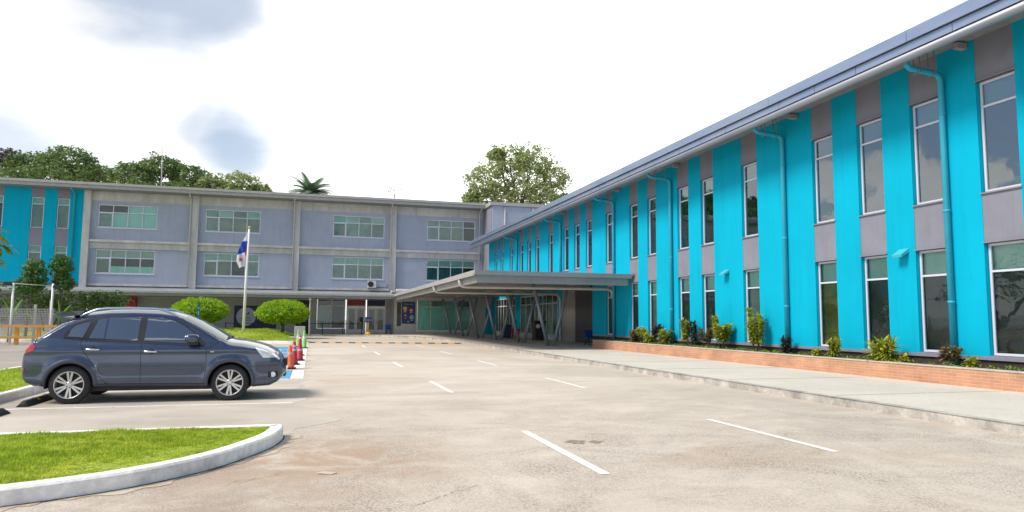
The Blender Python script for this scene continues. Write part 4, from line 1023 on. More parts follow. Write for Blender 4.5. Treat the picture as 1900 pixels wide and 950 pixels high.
def cone(x, y, h, mt, lab, band=None, txt=None):
    t = thing('traffic_cone', (x, y, 0), lab, 'traffic cone', 'traffic cones along the blue bays')
    g = MB(); g.box(x-.19, x+.19, y-.19, y+.19, 0.012, 0.05); g.build('foot', M['black'] if mt != 'cone_green' else M['black'], t, bevel=0.01)
    g = MB(); g.lathe([(0.15, 0.05), (0.13, 0.08), (0.045, h-.02), (0.035, h)], (x, y, 0), n=20); g.build('cone_body', M[mt], t)
    rr = lambda z: 0.13+(0.045-0.13)*(z-.08)/(h-.10)+.003
    if band:
        for z0, z1 in band:
            g = MB(); g.lathe([(rr(z0), z0), (rr(z1), z1)], (x, y, 0), n=20, caps=False); g.build('band', M['print_white'], t)
    if txt:
        for z0 in txt:
            g = MB(); rnd = random.Random(int(z0*100)+int(y))
            for k in range(5):                      # rows of short white strokes on the cone
                a = -2.2+k*0.33; r_ = rr(z0)+.004
                p = [(x+r_*math.cos(a), y+r_*math.sin(a), z0), (x+r_*math.cos(a+.2), y+r_*math.sin(a+.2), z0), (x+(r_-.012)*math.cos(a+.2), y+(r_-.012)*math.sin(a+.2), z0+.075), (x+(r_-.012)*math.cos(a), y+(r_-.012)*math.sin(a), z0+.075)]
                g.add(p, [(0, 1, 2, 3)])
            g.build('lettering', M['print_white'], t)
cone(-0.58, 22.35, .72, 'cone_orange', 'orange traffic cone with white lettering, nearest to the parked car', None, (0.44,))
cone(-0.50, 24.3, .78, 'cone_red', 'crimson traffic cone right behind the orange one', None, (0.46, 0.58))
cone(-0.36, 26.6, .80, 'cone_red', 'tall crimson traffic cone, second one behind the orange one', None, (0.36,))
cone(-0.40, 30.2, .85, 'cone_bright', 'red traffic cone with two white bands', [(0.22+.22, 0.56), (.66, .76)])
cone(-0.30, 37.5, .90, 'cone_green', 'lime green traffic cone at the far end, nearer of the two green ones', [(0.5, 0.62)])
cone(-0.62, 39.3, .88, 'cone_green', 'lime green traffic cone at the far end, farther of the two green ones', [(0.5, 0.62)])

# wheel stops
def stop(x0, x1, y0, y1, lab, ang=0):
    t = thing('wheel_stop', ((x0+x1)/2, (y0+y1)/2, 0.004), lab, 'wheel stop', 'rubber wheel stops')
    g = MB(); n = 8; L_ = y1-y0; xm = (x0+x1)/2; w = (x1-x0)/2
    prof = [(-w, 0.004), (-w*.75, .06), (-w*.35, .10), (w*.35, .10), (w*.75, .06), (w, .004)]
    vs = []
    for yy in (y0, y0+.12, y1-.12, y1):
        k = .45 if yy in (y0, y1) else 1
        vs += [(xm+a, yy, .004+(b-.004)*k) for a, b in prof]
    fs = [(6*r+i, 6*r+i+1, 6*r+i+7, 6*r+i+6) for r in range(3) for i in range(5)]+[tuple(range(6))[::-1], tuple(range(18, 24))]
    g.add(vs, fs); g.build('rubber_bar', M['rubber'], t)
    g = MB()
    for a in (0.3, 0.62):
        yy = y0+L_*a; g.add([(xm-w*.76, yy, .064), (xm-w*.34, yy, .105), (xm-w*.34, yy+.12, .105), (xm-w*.76, yy+.12, .064)], [(0, 1, 2, 3)])
        g.add([(xm+w*.34, yy, .105), (xm+w*.76, yy, .064), (xm+w*.76, yy+.12, .064), (xm+w*.34, yy+.12, .105)], [(0, 1, 2, 3)])
    g.build('reflector', M['orange_rail'], t)
stop(-4.72, -4.54, 13.75, 15.5, 'black rubber wheel stop with yellow patches behind the rear wheel of the car')
stop(-4.72, -4.50, 11.6, 12.95, 'black rubber wheel stop in the empty bay beside the near grass island')

# road sign by the hedge
t = thing('road_sign', (-7.0, 49.2, .2), 'narrow dark teal sign on a thin pole before the left clipped tree', 'sign')
g = MB(); g.tube([(-7.0, 49.2, .2), (-7.0, 49.2, 2.45)], 0.03, 8); g.build('pole', M['post_grey'], t)
g = MB(); g.box(-7.09, -6.91, 49.14, 49.17, 1.55, 2.5); g.build('board', M['teal_sign'], t)
g = MB(); g.box(-7.03, -6.97, 49.132, 49.136, 1.7, 1.95); g.box(-7.04, -6.96, 49.132, 49.136, 2.1, 2.2); g.build('print', M['sky_print'], t)

# ================================================================= VEGETATION
def leaves(b, c, rad, n, size, rnd, flat=1.0, long=1.0, up=0.0):
    for _ in range(n):
        while True:
            d = Vector((rnd.gauss(0, 1), rnd.gauss(0, 1), rnd.gauss(0, 1)))
            if d.length > .1: break
        d.normalize(); k = rnd.uniform(0.35, 1.0)**0.5
        p = Vector((c[0]+d.x*rad[0]*k, c[1]+d.y*rad[1]*k, c[2]+d.z*rad[2]*k))
        s = size*rnd.uniform(.6, 1.3)
        a = Vector((rnd.gauss(0, 1), rnd.gauss(0, 1), rnd.gauss(0, .6)+up)).normalized(); q = a.cross(Vector((rnd.gauss(0, 1), rnd.gauss(0, 1), rnd.gauss(0, 1)))).normalized()
        a = a*s*long; q = q*s*.5
        b.add([p-a*.5, p+q*.5-a*.05, p+a*.5, p-q*.5-a*.05], [(0, 1, 2, 3)])
def crown(lobes, nclump, nleaf, size, seed, clump_r=0.16, bottom=-0.5, fill=0.25):
    rnd = random.Random(seed); b = MB()
    for (cx, cy, cz, rx, ry, rz) in lobes:
        for _ in range(nclump):
            while True:
                d = Vector((rnd.gauss(0, 1), rnd.gauss(0, 1), rnd.gauss(0, 1))).normalized()
                if d.z > bottom: break
            k = rnd.uniform(fill, 1.0)**0.4*rnd.uniform(.88, 1.1)
            c = (cx+d.x*rx*k, cy+d.y*ry*k, cz+d.z*rz*k)
            r = clump_r*(rx+ry+rz)/3*rnd.uniform(.6, 1.4)
            leaves(b, c, (r, r, r*.7), nleaf, size, rnd)
    return b
def tree(name, base, lobes, label, nclump, nleaf, size, seed, mat, trunk_r=.3, group=None, mats=None, clump_r=.16, bottom=-.5, fill=.25, forks=None):
    t = thing(name, base, label, 'tree', group); bx, by, bz = base
    w = MB(); rnd = random.Random(seed+99)
    ctr = Vector((sum(l[0] for l in lobes)/len(lobes), sum(l[1] for l in lobes)/len(lobes), min(l[2]-l[5] for l in lobes)))
    fork = Vector(base).lerp(ctr, .85 if forks is None else forks)
    w.tube([base, Vector(base).lerp(fork, .5)+Vector((rnd.uniform(-.1, .1), 0, 0))*trunk_r*4, fork], [trunk_r*1.25, trunk_r, trunk_r*.8], 8)
    for l in lobes:
        c = Vector(l[:3]); m = fork.lerp(c, .5)+Vector((rnd.uniform(-.1, .1)*l[3], 0, rnd.uniform(-.05, .15)*l[5]))
        w.tube([fork-Vector((0, 0, .1)), m, c], [trunk_r*.6, trunk_r*.4, trunk_r*.2], 6)
        for _ in range(6):
            d = Vector((rnd.gauss(0, 1), rnd.gauss(0, 1), abs(rnd.gauss(0, .8)))).normalized()
            e = c+Vector((d.x*l[3], d.y*l[4], d.z*l[5]))*.85; s0 = m.lerp(c, rnd.uniform(.2, 1))
            w.tube([s0, s0.lerp(e, .5)+Vector((0, 0, .05*l[5])), e], [trunk_r*.22, trunk_r*.13, trunk_r*.05], 5)
    w.build('trunk', M['bark'], t)
    crown(lobes, nclump, nleaf, size, seed, clump_r, bottom, fill).build('crown', M[mat], t)
    return t
# clipped lime trees on the lawn
def hedge_tree(x, y, z0, zc, rx, rz, seed, lab):
    t = thing('clipped_tree', (x, y, z0), lab, 'tree', 'clipped lime green trees on the lawn'); rnd = random.Random(seed)
    w = MB(); w.tube([(x, y, z0-.1), (x+.03, y, z0+.3), (x, y, z0+.55)], [.14, .11, .12], 8)
    for k in range(9):
        a = k*.7+rnd.uniform(-.2, .2); w.tube([(x, y, z0+.35), (x+math.cos(a)*.45, y+math.sin(a)*.45, z0+.8), (x+math.cos(a)*rx*.7, y+math.sin(a)*rx*.7, zc)], [.06, .04, .02], 6)
    w.build('trunk', M['bark'], t)
    b = MB()
    n = 7500
    for i in range(n):
        ct = rnd.uniform(-.93, 1); a = rnd.uniform(0, 6.283); st_ = math.sqrt(1-ct*ct)
        k = rnd.uniform(.84, 1.04)*(1+.035*math.sin(a*9+ct*6+seed)*math.sin(ct*11+a*3)+.05*math.sin(a*4.3+seed*1.7+ct*3)*math.sin(ct*5+seed)+.025*math.sin(a*23+ct*17))
        if ct < -.15: k *= 1-.10*abs(math.sin(a*7))
        rzz = rz if ct > 0 else rz*.80
        if math.sin(a*6.1+ct*9+seed)*math.sin(ct*13-a*5+seed*2) > .62 and rnd.random() < .8: continue
        p = Vector((x+rx*st_*math.cos(a)*k, y+rx*st_*math.sin(a)*k, zc+rzz*ct*k))
        nrm = Vector((st_*math.cos(a), st_*math.sin(a), ct))
        s = rnd.uniform(.05, .12)
        d = (nrm*rnd.uniform(.2, 1.0)+Vector((rnd.gauss(0, .45), rnd.gauss(0, .45), rnd.gauss(-.15, .45)))).normalized(); q = d.cross(Vector((rnd.gauss(0, 1), rnd.gauss(0, 1), rnd.gauss(0, 1)))).normalized()
        b.add([p-d*s, p+q*s*.45, p+d*s*1.1, p-q*s*.45], [(0, 1, 2, 3)])
    for i in range(130):                              # stray shoots
        a = rnd.uniform(0, 6.283); ct = rnd.uniform(.1, 1); st_ = math.sqrt(1-ct*ct)
        p = Vector((x+rx*st_*math.cos(a), y+rx*st_*math.sin(a), zc+rz*ct)); leaves(b, p+Vector((0, 0, .06)), (.09, .09, .12), 9, .11, rnd, up=1)
    b.build('crown', M['hedge'], t)
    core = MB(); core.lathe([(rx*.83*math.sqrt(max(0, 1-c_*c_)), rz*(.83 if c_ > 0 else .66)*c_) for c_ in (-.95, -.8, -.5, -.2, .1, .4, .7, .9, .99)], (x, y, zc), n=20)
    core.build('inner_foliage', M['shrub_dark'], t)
hedge_tree(-2.05, 56, .60, 1.84, 1.93, 1.02, 5, 'clipped lime green dome tree right of the flagpole')
hedge_tree(-7.85, 56, .60, 1.92, 1.93, 1.02, 9, 'clipped lime green dome tree left of the flagpole, behind the car bonnet')

# big trees behind the rear block
tree('broadleaf_tree', (26.5, 92, 0), [(22.4, 92, 20.3, 2.9, 2.8, 2.7), (25.6, 91.5, 23.2, 3.1, 2.8, 2.4), (29.3, 92.5, 23.7, 2.9, 2.7, 2.6), (32.0, 92, 21.4, 2.7, 2.6, 2.3), (27.5, 91, 19.6, 4.2, 3, 3.2), (30.5, 91, 18.3, 3.0, 2.6, 2.2), (24.5, 92, 18.4, 3.0, 2.6, 2.2), (34.2, 93, 18.4, 1.4, 1.6, 1.2), (20.6, 92, 17.9, 1.5, 1.6, 1.3), (24.0, 92, 24.2, 1.3, 1.3, 1.0)],
     'tall airy olive green tree behind the junction of the two wings', 150, 13, .42, 11, 'tree_b', .35, clump_r=.20, bottom=-.8, fill=.05)
tree('broadleaf_tree', (-28, 90, 0), [(-30.5, 90, 18.2, 3.4, 3, 1.9), (-27.3, 90, 19.0, 3.2, 3, 2.0), (-24.9, 90, 17.6, 2.5, 3, 1.6), (-28, 88, 16.9, 4.2, 3, 1.8), (-32, 88, 15.8, 3.6, 3, 1.8)],
     'dense dark green tree above the left end of the rear roof', 170, 14, .40, 21, 'tree_a', .4, 'trees behind the rear block', clump_r=.18)
tree('broadleaf_tree', (-34.5, 90, 0), [(-35.5, 90, 18.3, 2.6, 2.6, 1.5), (-33.2, 90, 19.2, 1.7, 2, 1.1)],
     'thin purplish tree at the far left above the rear roof', 100, 10, .36, 22, 'purple', .3, 'trees behind the rear block', clump_r=.16)
tree('broadleaf_tree', (-18, 88, 0), [(-20.2, 88, 17.6, 2.6, 2.6, 1.5), (-17.2, 88, 18.6, 2.6, 2.6, 1.55), (-14.2, 88, 17.8, 2.4, 2.6, 1.4), (-19, 87, 15.8, 3, 2.6, 1.6), (-14.5, 87, 15.6, 3, 2.6, 1.6)],
     'spreading dark green tree behind the aerial mast', 170, 14, .38, 23, 'tree_a', .35, 'trees behind the rear block', clump_r=.18)
tree('broadleaf_tree', (-10, 87, 0), [(-11.9, 87, 16.8, 1.9, 2, 1.2), (-8.6, 87, 17.0, 2.4, 2.4, 1.75), (-6.3, 87, 16.0, 1.7, 2, 1.3), (-9.5, 86, 15.0, 3.5, 2.4, 1.5)],
     'rounded green tree between the aerial mast and the palm', 170, 14, .34, 24, 'tree_b', .3, 'trees behind the rear block', clump_r=.18)
tree('bare_tree', (9.9, 90, 0), [(9.9, 90, 18.0, 1.1, 1.0, 1.2)], 'thin nearly bare treetop over the middle of the rear roof', 22, 3, .26, 31, 'tree_b', .10, fill=.1)
# palm
t = thing('palm_tree', (-0.8, 89, 0), 'feathery palm showing over the rear roof', 'palm tree'); rnd = random.Random(4)
g = MB(); g.tube([(-0.8, 89, 0), (-0.7, 89, 9), (-0.6, 89, 17.3)], [.28, .22, .18], 8); g.build('trunk', M['bark'], t)
b = MB()
for k in range(52):
    a = k*2.4; el = rnd.uniform(-.1, 1.3); Ln = rnd.uniform(2.3, 3.3); prev = Vector((-0.6, 89, 16.9))
    d = Vector((math.cos(a)*math.cos(el), math.sin(a)*math.cos(el), math.sin(el)))
    for i in range(12):
        d = (d+Vector((0, 0, -.11))).normalized(); cur = prev+d*Ln/12; side = d.cross(Vector((0, 0, 1))).normalized()
        ll = .62*math.sin(math.pi*(i+1.5)/14)+.1
        for s_ in (-1, 1):
            for m in (0, .5):
                p = prev.lerp(cur, m); tip = p+side*s_*ll+d*.18+Vector((0, 0, -.3*ll))
                b.add([p, p+d*.16, tip], [(0, 1, 2)])
        b.add([prev-side*.02, prev+side*.02, cur+side*.015, cur-side*.015], [(0, 1, 2, 3)]); prev = cur
b.build('crown', M['palm'], t)
# aerial mast
g = MB(); g.tube([(-14.6, 75, 12.4), (-14.65, 75, 16), (-14.7, 75, 18.9)], [.06, .045, .02], 8); tag(g.build('aerial_mast', M['post_grey']), 'thin pale aerial mast rising from the rear roof', 'mast')

# vegetation at left, behind the fence
def bush(name, x, y, lobes, mat, lab, n, nl, size, seed, cat='shrub'):
    t = thing(name, (x, y, 0), lab, cat); rnd = random.Random(seed); w = MB()
    for l in lobes: w.tube([(x+rnd.uniform(-.1, .1), y, 0), (x+(l[0]-x)*.4, y, l[2]*.5), (l[0], l[1], l[2])], [.07, .05, .02], 6)
    w.build('stem', M['bark'], t); crown(lobes, n, nl, size, seed, .22, -.9, .05).build('foliage', M[mat], t)
bush('conifer', -16.9, 50, [(-16.6, 50, 4.2, .7, .6, 1.0), (-16.9, 50, 3.4, .9, .7, .6)], 'shrub_dark', 'dark feathery young tree behind the fence, left of two', 170, 12, .17, 41, 'tree')
bush('conifer', -15.3, 50.5, [(-15.35, 50.5, 4.6, .65, .55, .85), (-15.2, 50.5, 3.7, .6, .6, .6)], 'shrub_dark', 'dark feathery young tree behind the fence, right of two', 150, 12, .17, 42, 'tree')
bush('shrub', -16.2, 51.5, [(-17.0, 51.5, 2.4, 1.6, 1.2, .95), (-15.2, 51.8, 2.5, 1.6, 1.2, .8), (-13.2, 52, 2.6, 1.5, 1, .7)], 'shrub_mid', 'spreading green shrub under the young trees behind the fence', 110, 10, .2, 43)
bush('shrub', -13.0, 53.5, [(-12.2, 53.5, 1.6, 1.2, 1, 1.1), (-13.8, 53.5, 1.2, 1.2, 1, 1.0)], 'shrub_dark', 'dark climbing shrub against the porch behind the car', 55, 8, .2, 44)
bush('shrub', -19.8, 53, [(-20, 53, 2.6, 1.8, 1.5, 1.5), (-22.5, 53, 2.2, 1.8, 1.5, 1.6)], 'shrub_mid', 'leafy shrub at the left edge behind the fence', 80, 9, .25, 45)
for k, (xx, nz) in enumerate(((-16.4, 'left hand'), (-18.3, 'right hand'))):
    t = thing('hanging_creeper', (xx+.2+4*(k == 0), 65.9, .6), '%s dark creeper hanging on the porch wall behind the car' % ('right hand' if k == 0 else 'left hand'), 'plant', 'creepers on the porch wall')
    b = MB(); rnd = random.Random(50+k); x0 = xx+.2 if k else -15.9-.6
    for i in range(30): leaves(b, (x0+rnd.uniform(-.3, .3), 65.9, rnd.uniform(.8, 3.2)), (.22, .15, .2), 7, .16, rnd)
    b.build('foliage', M['shrub_dark'], t)
    b = MB(); b.tube([(x0, 66, .4), (x0+.1, 66, 1.6), (x0, 66, 3.3)], .03, 6); b.build('stem', M['bark'], t)
def blade_leaf(b, base, d, L_, W_, droop, n=10, fold=.15):
    d = Vector(d).normalized(); p = Vector(base); o = len(b.v); b.smooth = True
    for i in range(n+1):
        t_ = i/n; side = d.cross(Vector((0, 0, 1)))
        side = side.normalized() if side.length > .01 else Vector((1, 0, 0)); upv = side.cross(d).normalized()
        w = W_*(math.sin(math.pi*min(1, .06+.94*t_))**.7)*.5 if t_ < 1 else .002
        b.v += [tuple(p-side*w+upv*w*fold), tuple(p), tuple(p+side*w+upv*w*fold)]
        d = (d+Vector((0, 0, -droop/n))).normalized(); p = p+d*L_/n
    for i in range(n):
        a = o+3*i; b.face((a, a+1, a+4, a+3)); b.face((a+1, a+2, a+5, a+4))
t = thing('banana_plant', (-17.0, 47.8, 0), 'banana plant with broad pale green leaves just behind the fence', 'plant')
b = MB(); b.tube([(-17.0, 47.8, 0), (-16.95, 47.8, 1.5)], [.12, .08], 8); b.build('stem', M['shrub_mid'], t)
b = MB()
for d, L_, W_, dr in (((-.3, 0, 1), 1.4, .4, .8), ((.6, -.1, .9), 1.6, .45, 2.4), ((.25, .2, 1), 1.3, .35, .6), ((-.8, .1, .6), 1.5, .4, 1.5), ((.9, -.2, .5), 1.1, .35, 1.0)):
    blade_leaf(b, (-16.95, 47.8, 1.4), d, L_, W_, dr)
b.build('foliage', M['banana'], t)
b = MB(); t = thing('banana_plant', (-14.6, 48.3, 0), 'smaller yellow green banana plant between the fence posts', 'plant')
for d, L_, W_, dr in (((-.1, 0, 1), 1.3, .25, .3), ((.35, -.1, .9), 1.2, .25, .8), ((-.5, .2, .8), 1.1, .25, 1.2)):
    blade_leaf(b, (-14.6, 48.3, 1.3), d, L_, W_, dr)
b.build('foliage', M['banana'], t); b = MB(); b.tube([(-14.6, 48.3, 0), (-14.6, 48.3, 1.4)], [.08, .05], 8); b.build('stem', M['shrub_mid'], t)
# almond tree branch reaching in at the left edge
t = thing('almond_tree', (-6.9, 14.2, .14), 'broad leaved tree reaching in at the left edge of the view', 'tree')
w = MB(); w.tube([(-6.9, 14.2, .1), (-6.85, 14.2, 1.6), (-6.8, 14.2, 2.6)], [.08, .06, .05], 8)
for e_ in ((-5.07, 13.6, 2.66), (-6.2, 13.9, 3.2), (-7.6, 14.4, 3.0), (-6.9, 14.9, 3.4), (-7.5, 13.6, 2.6)): w.tube([(-6.8, 14.2, 2.2), ((-6.8+e_[0])/2, (14.2+e_[1])/2, 2.6), e_], [.035, .025, .012], 6)
w.build('trunk', M['bark'], t)
b = MB(); rnd = random.Random(8)
for e_ in ((-5.07, 13.6, 2.66), (-5.22, 13.7, 2.95), (-6.2, 13.9, 3.2), (-7.6, 14.4, 3.0), (-6.9, 14.9, 3.4), (-7.5, 13.6, 2.6), (-5.2, 13.65, 2.42)):
    for k in range(9):
        a = k*2.4+rnd.uniform(-.3, .3); blade_leaf(b, Vector(e_)+Vector((0, 0, rnd.uniform(-.08, .08))), (math.cos(a), math.sin(a), rnd.uniform(-.5, .5)), rnd.uniform(.22, .34), rnd.uniform(.11, .16), rnd.uniform(.6, 1.6), 6)
b.build('crown', M['big_leaf'], t)

# plants in the brick planter
def croton(x, y, h, w, mat, lab, seed, nst=5, leaf=.16, cat='plant', blade=.045, low=.25):
    t = thing('planter_shrub', (x, y, .5), lab, cat, 'shrubs in the brick planter'); rnd = random.Random(seed); s_ = MB(); b = MB()
    for k in range(nst):
        a = k*2.4+rnd.uniform(-.5, .5); r_ = rnd.uniform(.25, 1)*w*.42; top = Vector((x+math.cos(a)*r_, y+math.sin(a)*r_, .5+h*rnd.uniform(.6, .97)))
        base = Vector((x+math.cos(a)*.04, y+math.sin(a)*.04, .48)); m = base.lerp(top, .5)+Vector((math.cos(a)*.03, math.sin(a)*.03, 0))
        s_.tube([base, m, top], [.014, .011, .006], 5)
        nl = int(56*h/.8)+26
        for i in range(nl):
            t_ = low+(1-low)*(i/nl); p = base.lerp(top, t_); aa = i*2.4+rnd.uniform(-.4, .4); e = rnd.uniform(-.2, .7)+.5*t_
            blade_leaf(b, p, (math.cos(aa)*math.cos(e), math.sin(aa)*math.cos(e), math.sin(e)), leaf*rnd.uniform(.9, 1.5), blade*1.5, rnd.uniform(.2, 1.1), 4)
    s_.build('stem', M['bark'], t); b.build('foliage', M[mat], t); return t
croton(14.3, 29.35, .66, .95, 'croton_r', 'bushy dark bronze shrub at the left end of the brick planter', 1, 7)
f_ = croton(14.25, 28.6, .80, .6, 'croton_y', 'shrub with a bright yellow tuft on top, second from the left in the brick planter', 2, 4, low=.6)
b = MB(); rnd = random.Random(2)
for i in range(26): aa = i*2.4; blade_leaf(b, (14.2, 28.6, 1.2), (math.cos(aa), math.sin(aa), rnd.uniform(.1, 1.4)), .16, .05, .5, 4)
b.build('flower', M['flower'], f_)
croton(14.25, 27.85, .50, .85, 'croton_y', 'low yellow green shrub in front of a purple one in the brick planter', 3, 6)
croton(14.45, 27.55, .95, .7, 'croton_p', 'greyish purple shrub behind a low yellow green one in the brick planter', 4, 5, low=.55)
croton(14.3, 26.6, .66, .85, 'croton_g', 'round olive shrub left of the drainpipe near the canopy in the brick planter', 5, 6)
croton(14.3, 24.95, 1.22, .45, 'croton_g', 'tall thin shrub with a yellow tip beside a dark window', 6, 4)
croton(14.5, 24.65, 1.02, .5, 'croton_p', 'faint grey purple shrub right against a lower window', 7, 3)
croton(14.2, 23.3, .85, .45, 'croton_r', 'small reddish shrub touching the left side of the big yellow green one', 8, 4, low=.45)
croton(14.35, 22.5, 1.28, .95, 'croton_y', 'big yellow and green shrub on bare stems, widest of the tall ones in the planter', 9, 9, low=.4)
croton(14.3, 20.35, 1.5, .72, 'croton_y', 'tallest green and yellow shrub, upright before a lower window', 10, 7, low=.3)
croton(14.4, 18.95, .55, .35, 'croton_p', 'small thin purple shrub at the foot of the second drainpipe', 11, 3)
croton(14.2, 16.6, .62, .32, 'croton_y', 'short upright lime shrub in the middle of the planter', 12, 4, .13)
croton(14.15, 14.75, .55, .68, 'croton_y', 'spiky round yellow green shrub like a rosette', 13, 7, .27, blade=.04, low=.1)
croton(14.3, 12.98, .50, .5, 'croton_r', 'dark bronze and green shrub touching the nearest drainpipe', 14, 4, .16, low=.5)
croton(14.1, 15.0-2.75, .24, .2, 'croton_y', 'tiny yellow shrub before the nearest whole window', 15, 3, .09)
croton(14.1, 17.2, .24, .3, 'croton_y', 'tiny lime tuft left of the short upright lime shrub', 16, 4, .09)
croton(14.1, 14.1, .22, .2, 'croton_y', 'tiny lime tuft right of the spiky rosette shrub', 17, 3, .09)
b = MB(); rnd = random.Random(77)
for i in range(560):
    y = rnd.uniform(9, 32.9); 
    if rnd.random() > .35+.45*math.sin(y*2.3)**2+ (0.3 if y > 20 else 0): continue
    x = rnd.uniform(14.02, 14.5); leaves(b, (x, y, .55), (.13, .13, .07), 12, .07, rnd, up=.5)
o = b.build('ground_cover', M['cover'], origin=(14.3, 20, .5)); o['kind'] = 'stuff'; tag(o, 'low lime green creeping plants filling the brick planter', 'ground cover')

# ================================================================= FENCE AT LEFT
fz = thing('mesh_fence', (-18, 45.5, 0), 'pale wire mesh fence with white posts at the left edge', 'fence')
g = MB(); yf = 45.5
x = -30.0
while x < -14.05: g.box(x, x+.014, yf, yf+.01, .05, 2.0); x += .075
z = .1
while z < 2.0: g.box(-30, -14.05, yf-.012, yf-.002, z, z+.016); z += .10
g.build('wire_mesh', M['mesh_fence'], fz)
for xx, hh in ((-15.02, 2.2), (-14.25, 2.45), (-18.5, 2.2), (-22, 2.2), (-25.5, 2.2)):
    g = MB(); g.box(xx-.06, xx+.06, yf+.02, yf+.12, 0, hh); g.build('post', M['post_grey'], fz)
lm = thing('tall_post_pair', (-15, 44.4, 0), 'two tall white posts joined at the top by a thin rail', 'post frame')
for xx in (-15.75, -13.85):
    g = MB(); g.tube([(xx, 44.4, 0), (xx, 44.4, 3.35)], .055, 10); g.build('post', M['white_metal'], lm)
g = MB(); g.tube([(-15.75, 44.4, 3.32), (-13.85, 44.4, 3.22)], .02, 6); g.tube([(-21, 44.4, 3.35), (-15.75, 44.4, 3.32)], .02, 6); g.build('rail', M['post_grey'], lm)
g = MB(); g.box(-16.15, -15.85, 44.2, 44.45, 3.2, 3.4); g.build('floodlight', M['black'], lm); g = MB(); g.box(-13.8, -13.5, 44.2, 44.4, 3.1, 3.25); g.build('floodlight', M['black'], lm)
yr = thing('guard_rail', (-17, 43.4, 0), 'yellow orange two bar guard rail before the mesh fence', 'guard rail')
g = MB(); g.box(-26, -12.7, 43.37, 43.45, .93, 1.05); g.box(-26, -13.4, 43.37, 43.45, .36, .46); g.build('bar', M['orange_rail'], yr)
for xx in (-15.13, -14.1, -13.0, -17.6, -20.1, -22.6):
    g = MB(); g.box(xx-.09, xx+.09, 43.455, 43.6, 0, 1.0); g.build('post', M['orange_rail'], yr)
# low pale wall behind the fence
g = MB(); g.box(-34, -9, 56.5, 56.7, 0, .95); tag(g.build('low_wall', M['post_grey']), 'low pale wall seen through the mesh fence', 'wall')

# ================================================================= CAR
def interp(tab, x):
    if x <= tab[0][0]: return tab[0][1]
    for (a, b), (c_, d) in zip(tab[:-1], tab[1:]):
        if x <= c_:
            return b+(d-b)*(x-a)/(c_-a)
    return tab[-1][1]
def smooth_tab(tab, r=.035, mn=None):
    def f(x):
        s = 0; w = 0
        for k in range(-4, 5):
            ww = 1-abs(k)/5; s += interp(tab, x+k*r/4)*ww; w += ww
        return s/w
    return f
CY = 14.93
ztop = smooth_tab([(-4.845, .62), (-4.83, .80), (-4.79, .98), (-4.72, 1.10), (-4.56, 1.24), (-4.36, 1.395), (-4.19, 1.52), (-4.06, 1.575), (-3.9, 1.615), (-3.57, 1.655), (-3.16, 1.666), (-2.74, 1.655), (-2.49, 1.622), (-2.29, 1.565), (-2.02, 1.445), (-1.72, 1.275), (-1.47, 1.125), (-1.38, 1.105), (-1.2, 1.085), (-.96, 1.035), (-.78, .975), (-.64, .90), (-.54, .80), (-.475, .68), (-.435, .55)])
zbot = smooth_tab([(-4.845, .58), (-4.81, .46), (-4.75, .37), (-4.6, .30), (-4.3, .28), (-3.6, .27), (-1.8, .245), (-1.0, .235), (-.72, .25), (-.58, .32), (-.49, .42), (-.435, .50)], .02)
Wm = smooth_tab([(-4.845, .66), (-4.82, .765), (-4.76, .835), (-4.65, .878), (-4.4, .905), (-3.9, .922), (-2.6, .925), (-1.4, .925), (-1.1, .92), (-.9, .90), (-.72, .86), (-.58, .785), (-.49, .69), (-.435, .56)], .03)
belt = lambda x: 1.17+(x+4.15)*(-.14/2.31)
def gz(x, z):
    g_ = 1.0
    b_ = belt(x)-.03
    if z < .45: g_ -= .05*((.45-z)/.2)**1.5
    if z > .62: g_ -= .045*min(1, ((z-.62)/.5))**2
    if z > b_: g_ -= .62*(z-b_)*(1-.12*(z-b_))
    # shoulder crease and rocker scallop
    g_ += .010*math.exp(-((z-.93)/.05)**2) - .012*math.exp(-((z-.50)/.10)**2)
    return g_
def arch_flare(x, z):
    f = 0
    for cx in (-4.03, -1.41):
        d = math.hypot(x-cx, z-.335)
        f = max(f, .022*math.exp(-((d-.43)/.06)**2)) if d > .30 else f
    return f
def rtop(x):
    return max(.05, min(.17 if ztop(x) > 1.2 else .13, (ztop(x)-zbot(x))*.45))
def half(x, z):
    zt, zb = ztop(x), zbot(x); r = rtop(x); rb_ = min(.08, (zt-zb)*.3)
    w = Wm(x)*gz(x, z)
    if z > zt-r: k = min(1, (z-(zt-r))/r); w *= max(0, 1-k**2.3)**(1/2.3)
    if z < zb+rb_: k = min(1, (zb+rb_-z)/rb_); w *= (max(0, 1-k**2.5)**(1/2.5))*.25+.75
    return w+arch_flare(x, z)*(1 if z < 1 else 0)
car = thing('parked_car', (-2.65, CY, 0), 'slate blue five door crossover car parked facing right', 'car')
body = MB(); body.smooth = True
NX, xs_ = 230, []
for i in range(NX+1):
    u = i/NX; xs_.append(-4.845+4.41*(u+ .012*math.sin(2*math.pi*u)*0 - .055*math.sin(2*math.pi*u)*1.0/1.0*.0))
xs_ = [-4.845+4.41*(0.5-0.5*math.cos(math.pi*(i/NX)))*0.35+4.41*(i/NX)*0.65 for i in range(NX+1)]
prof_n = 0; grid = []
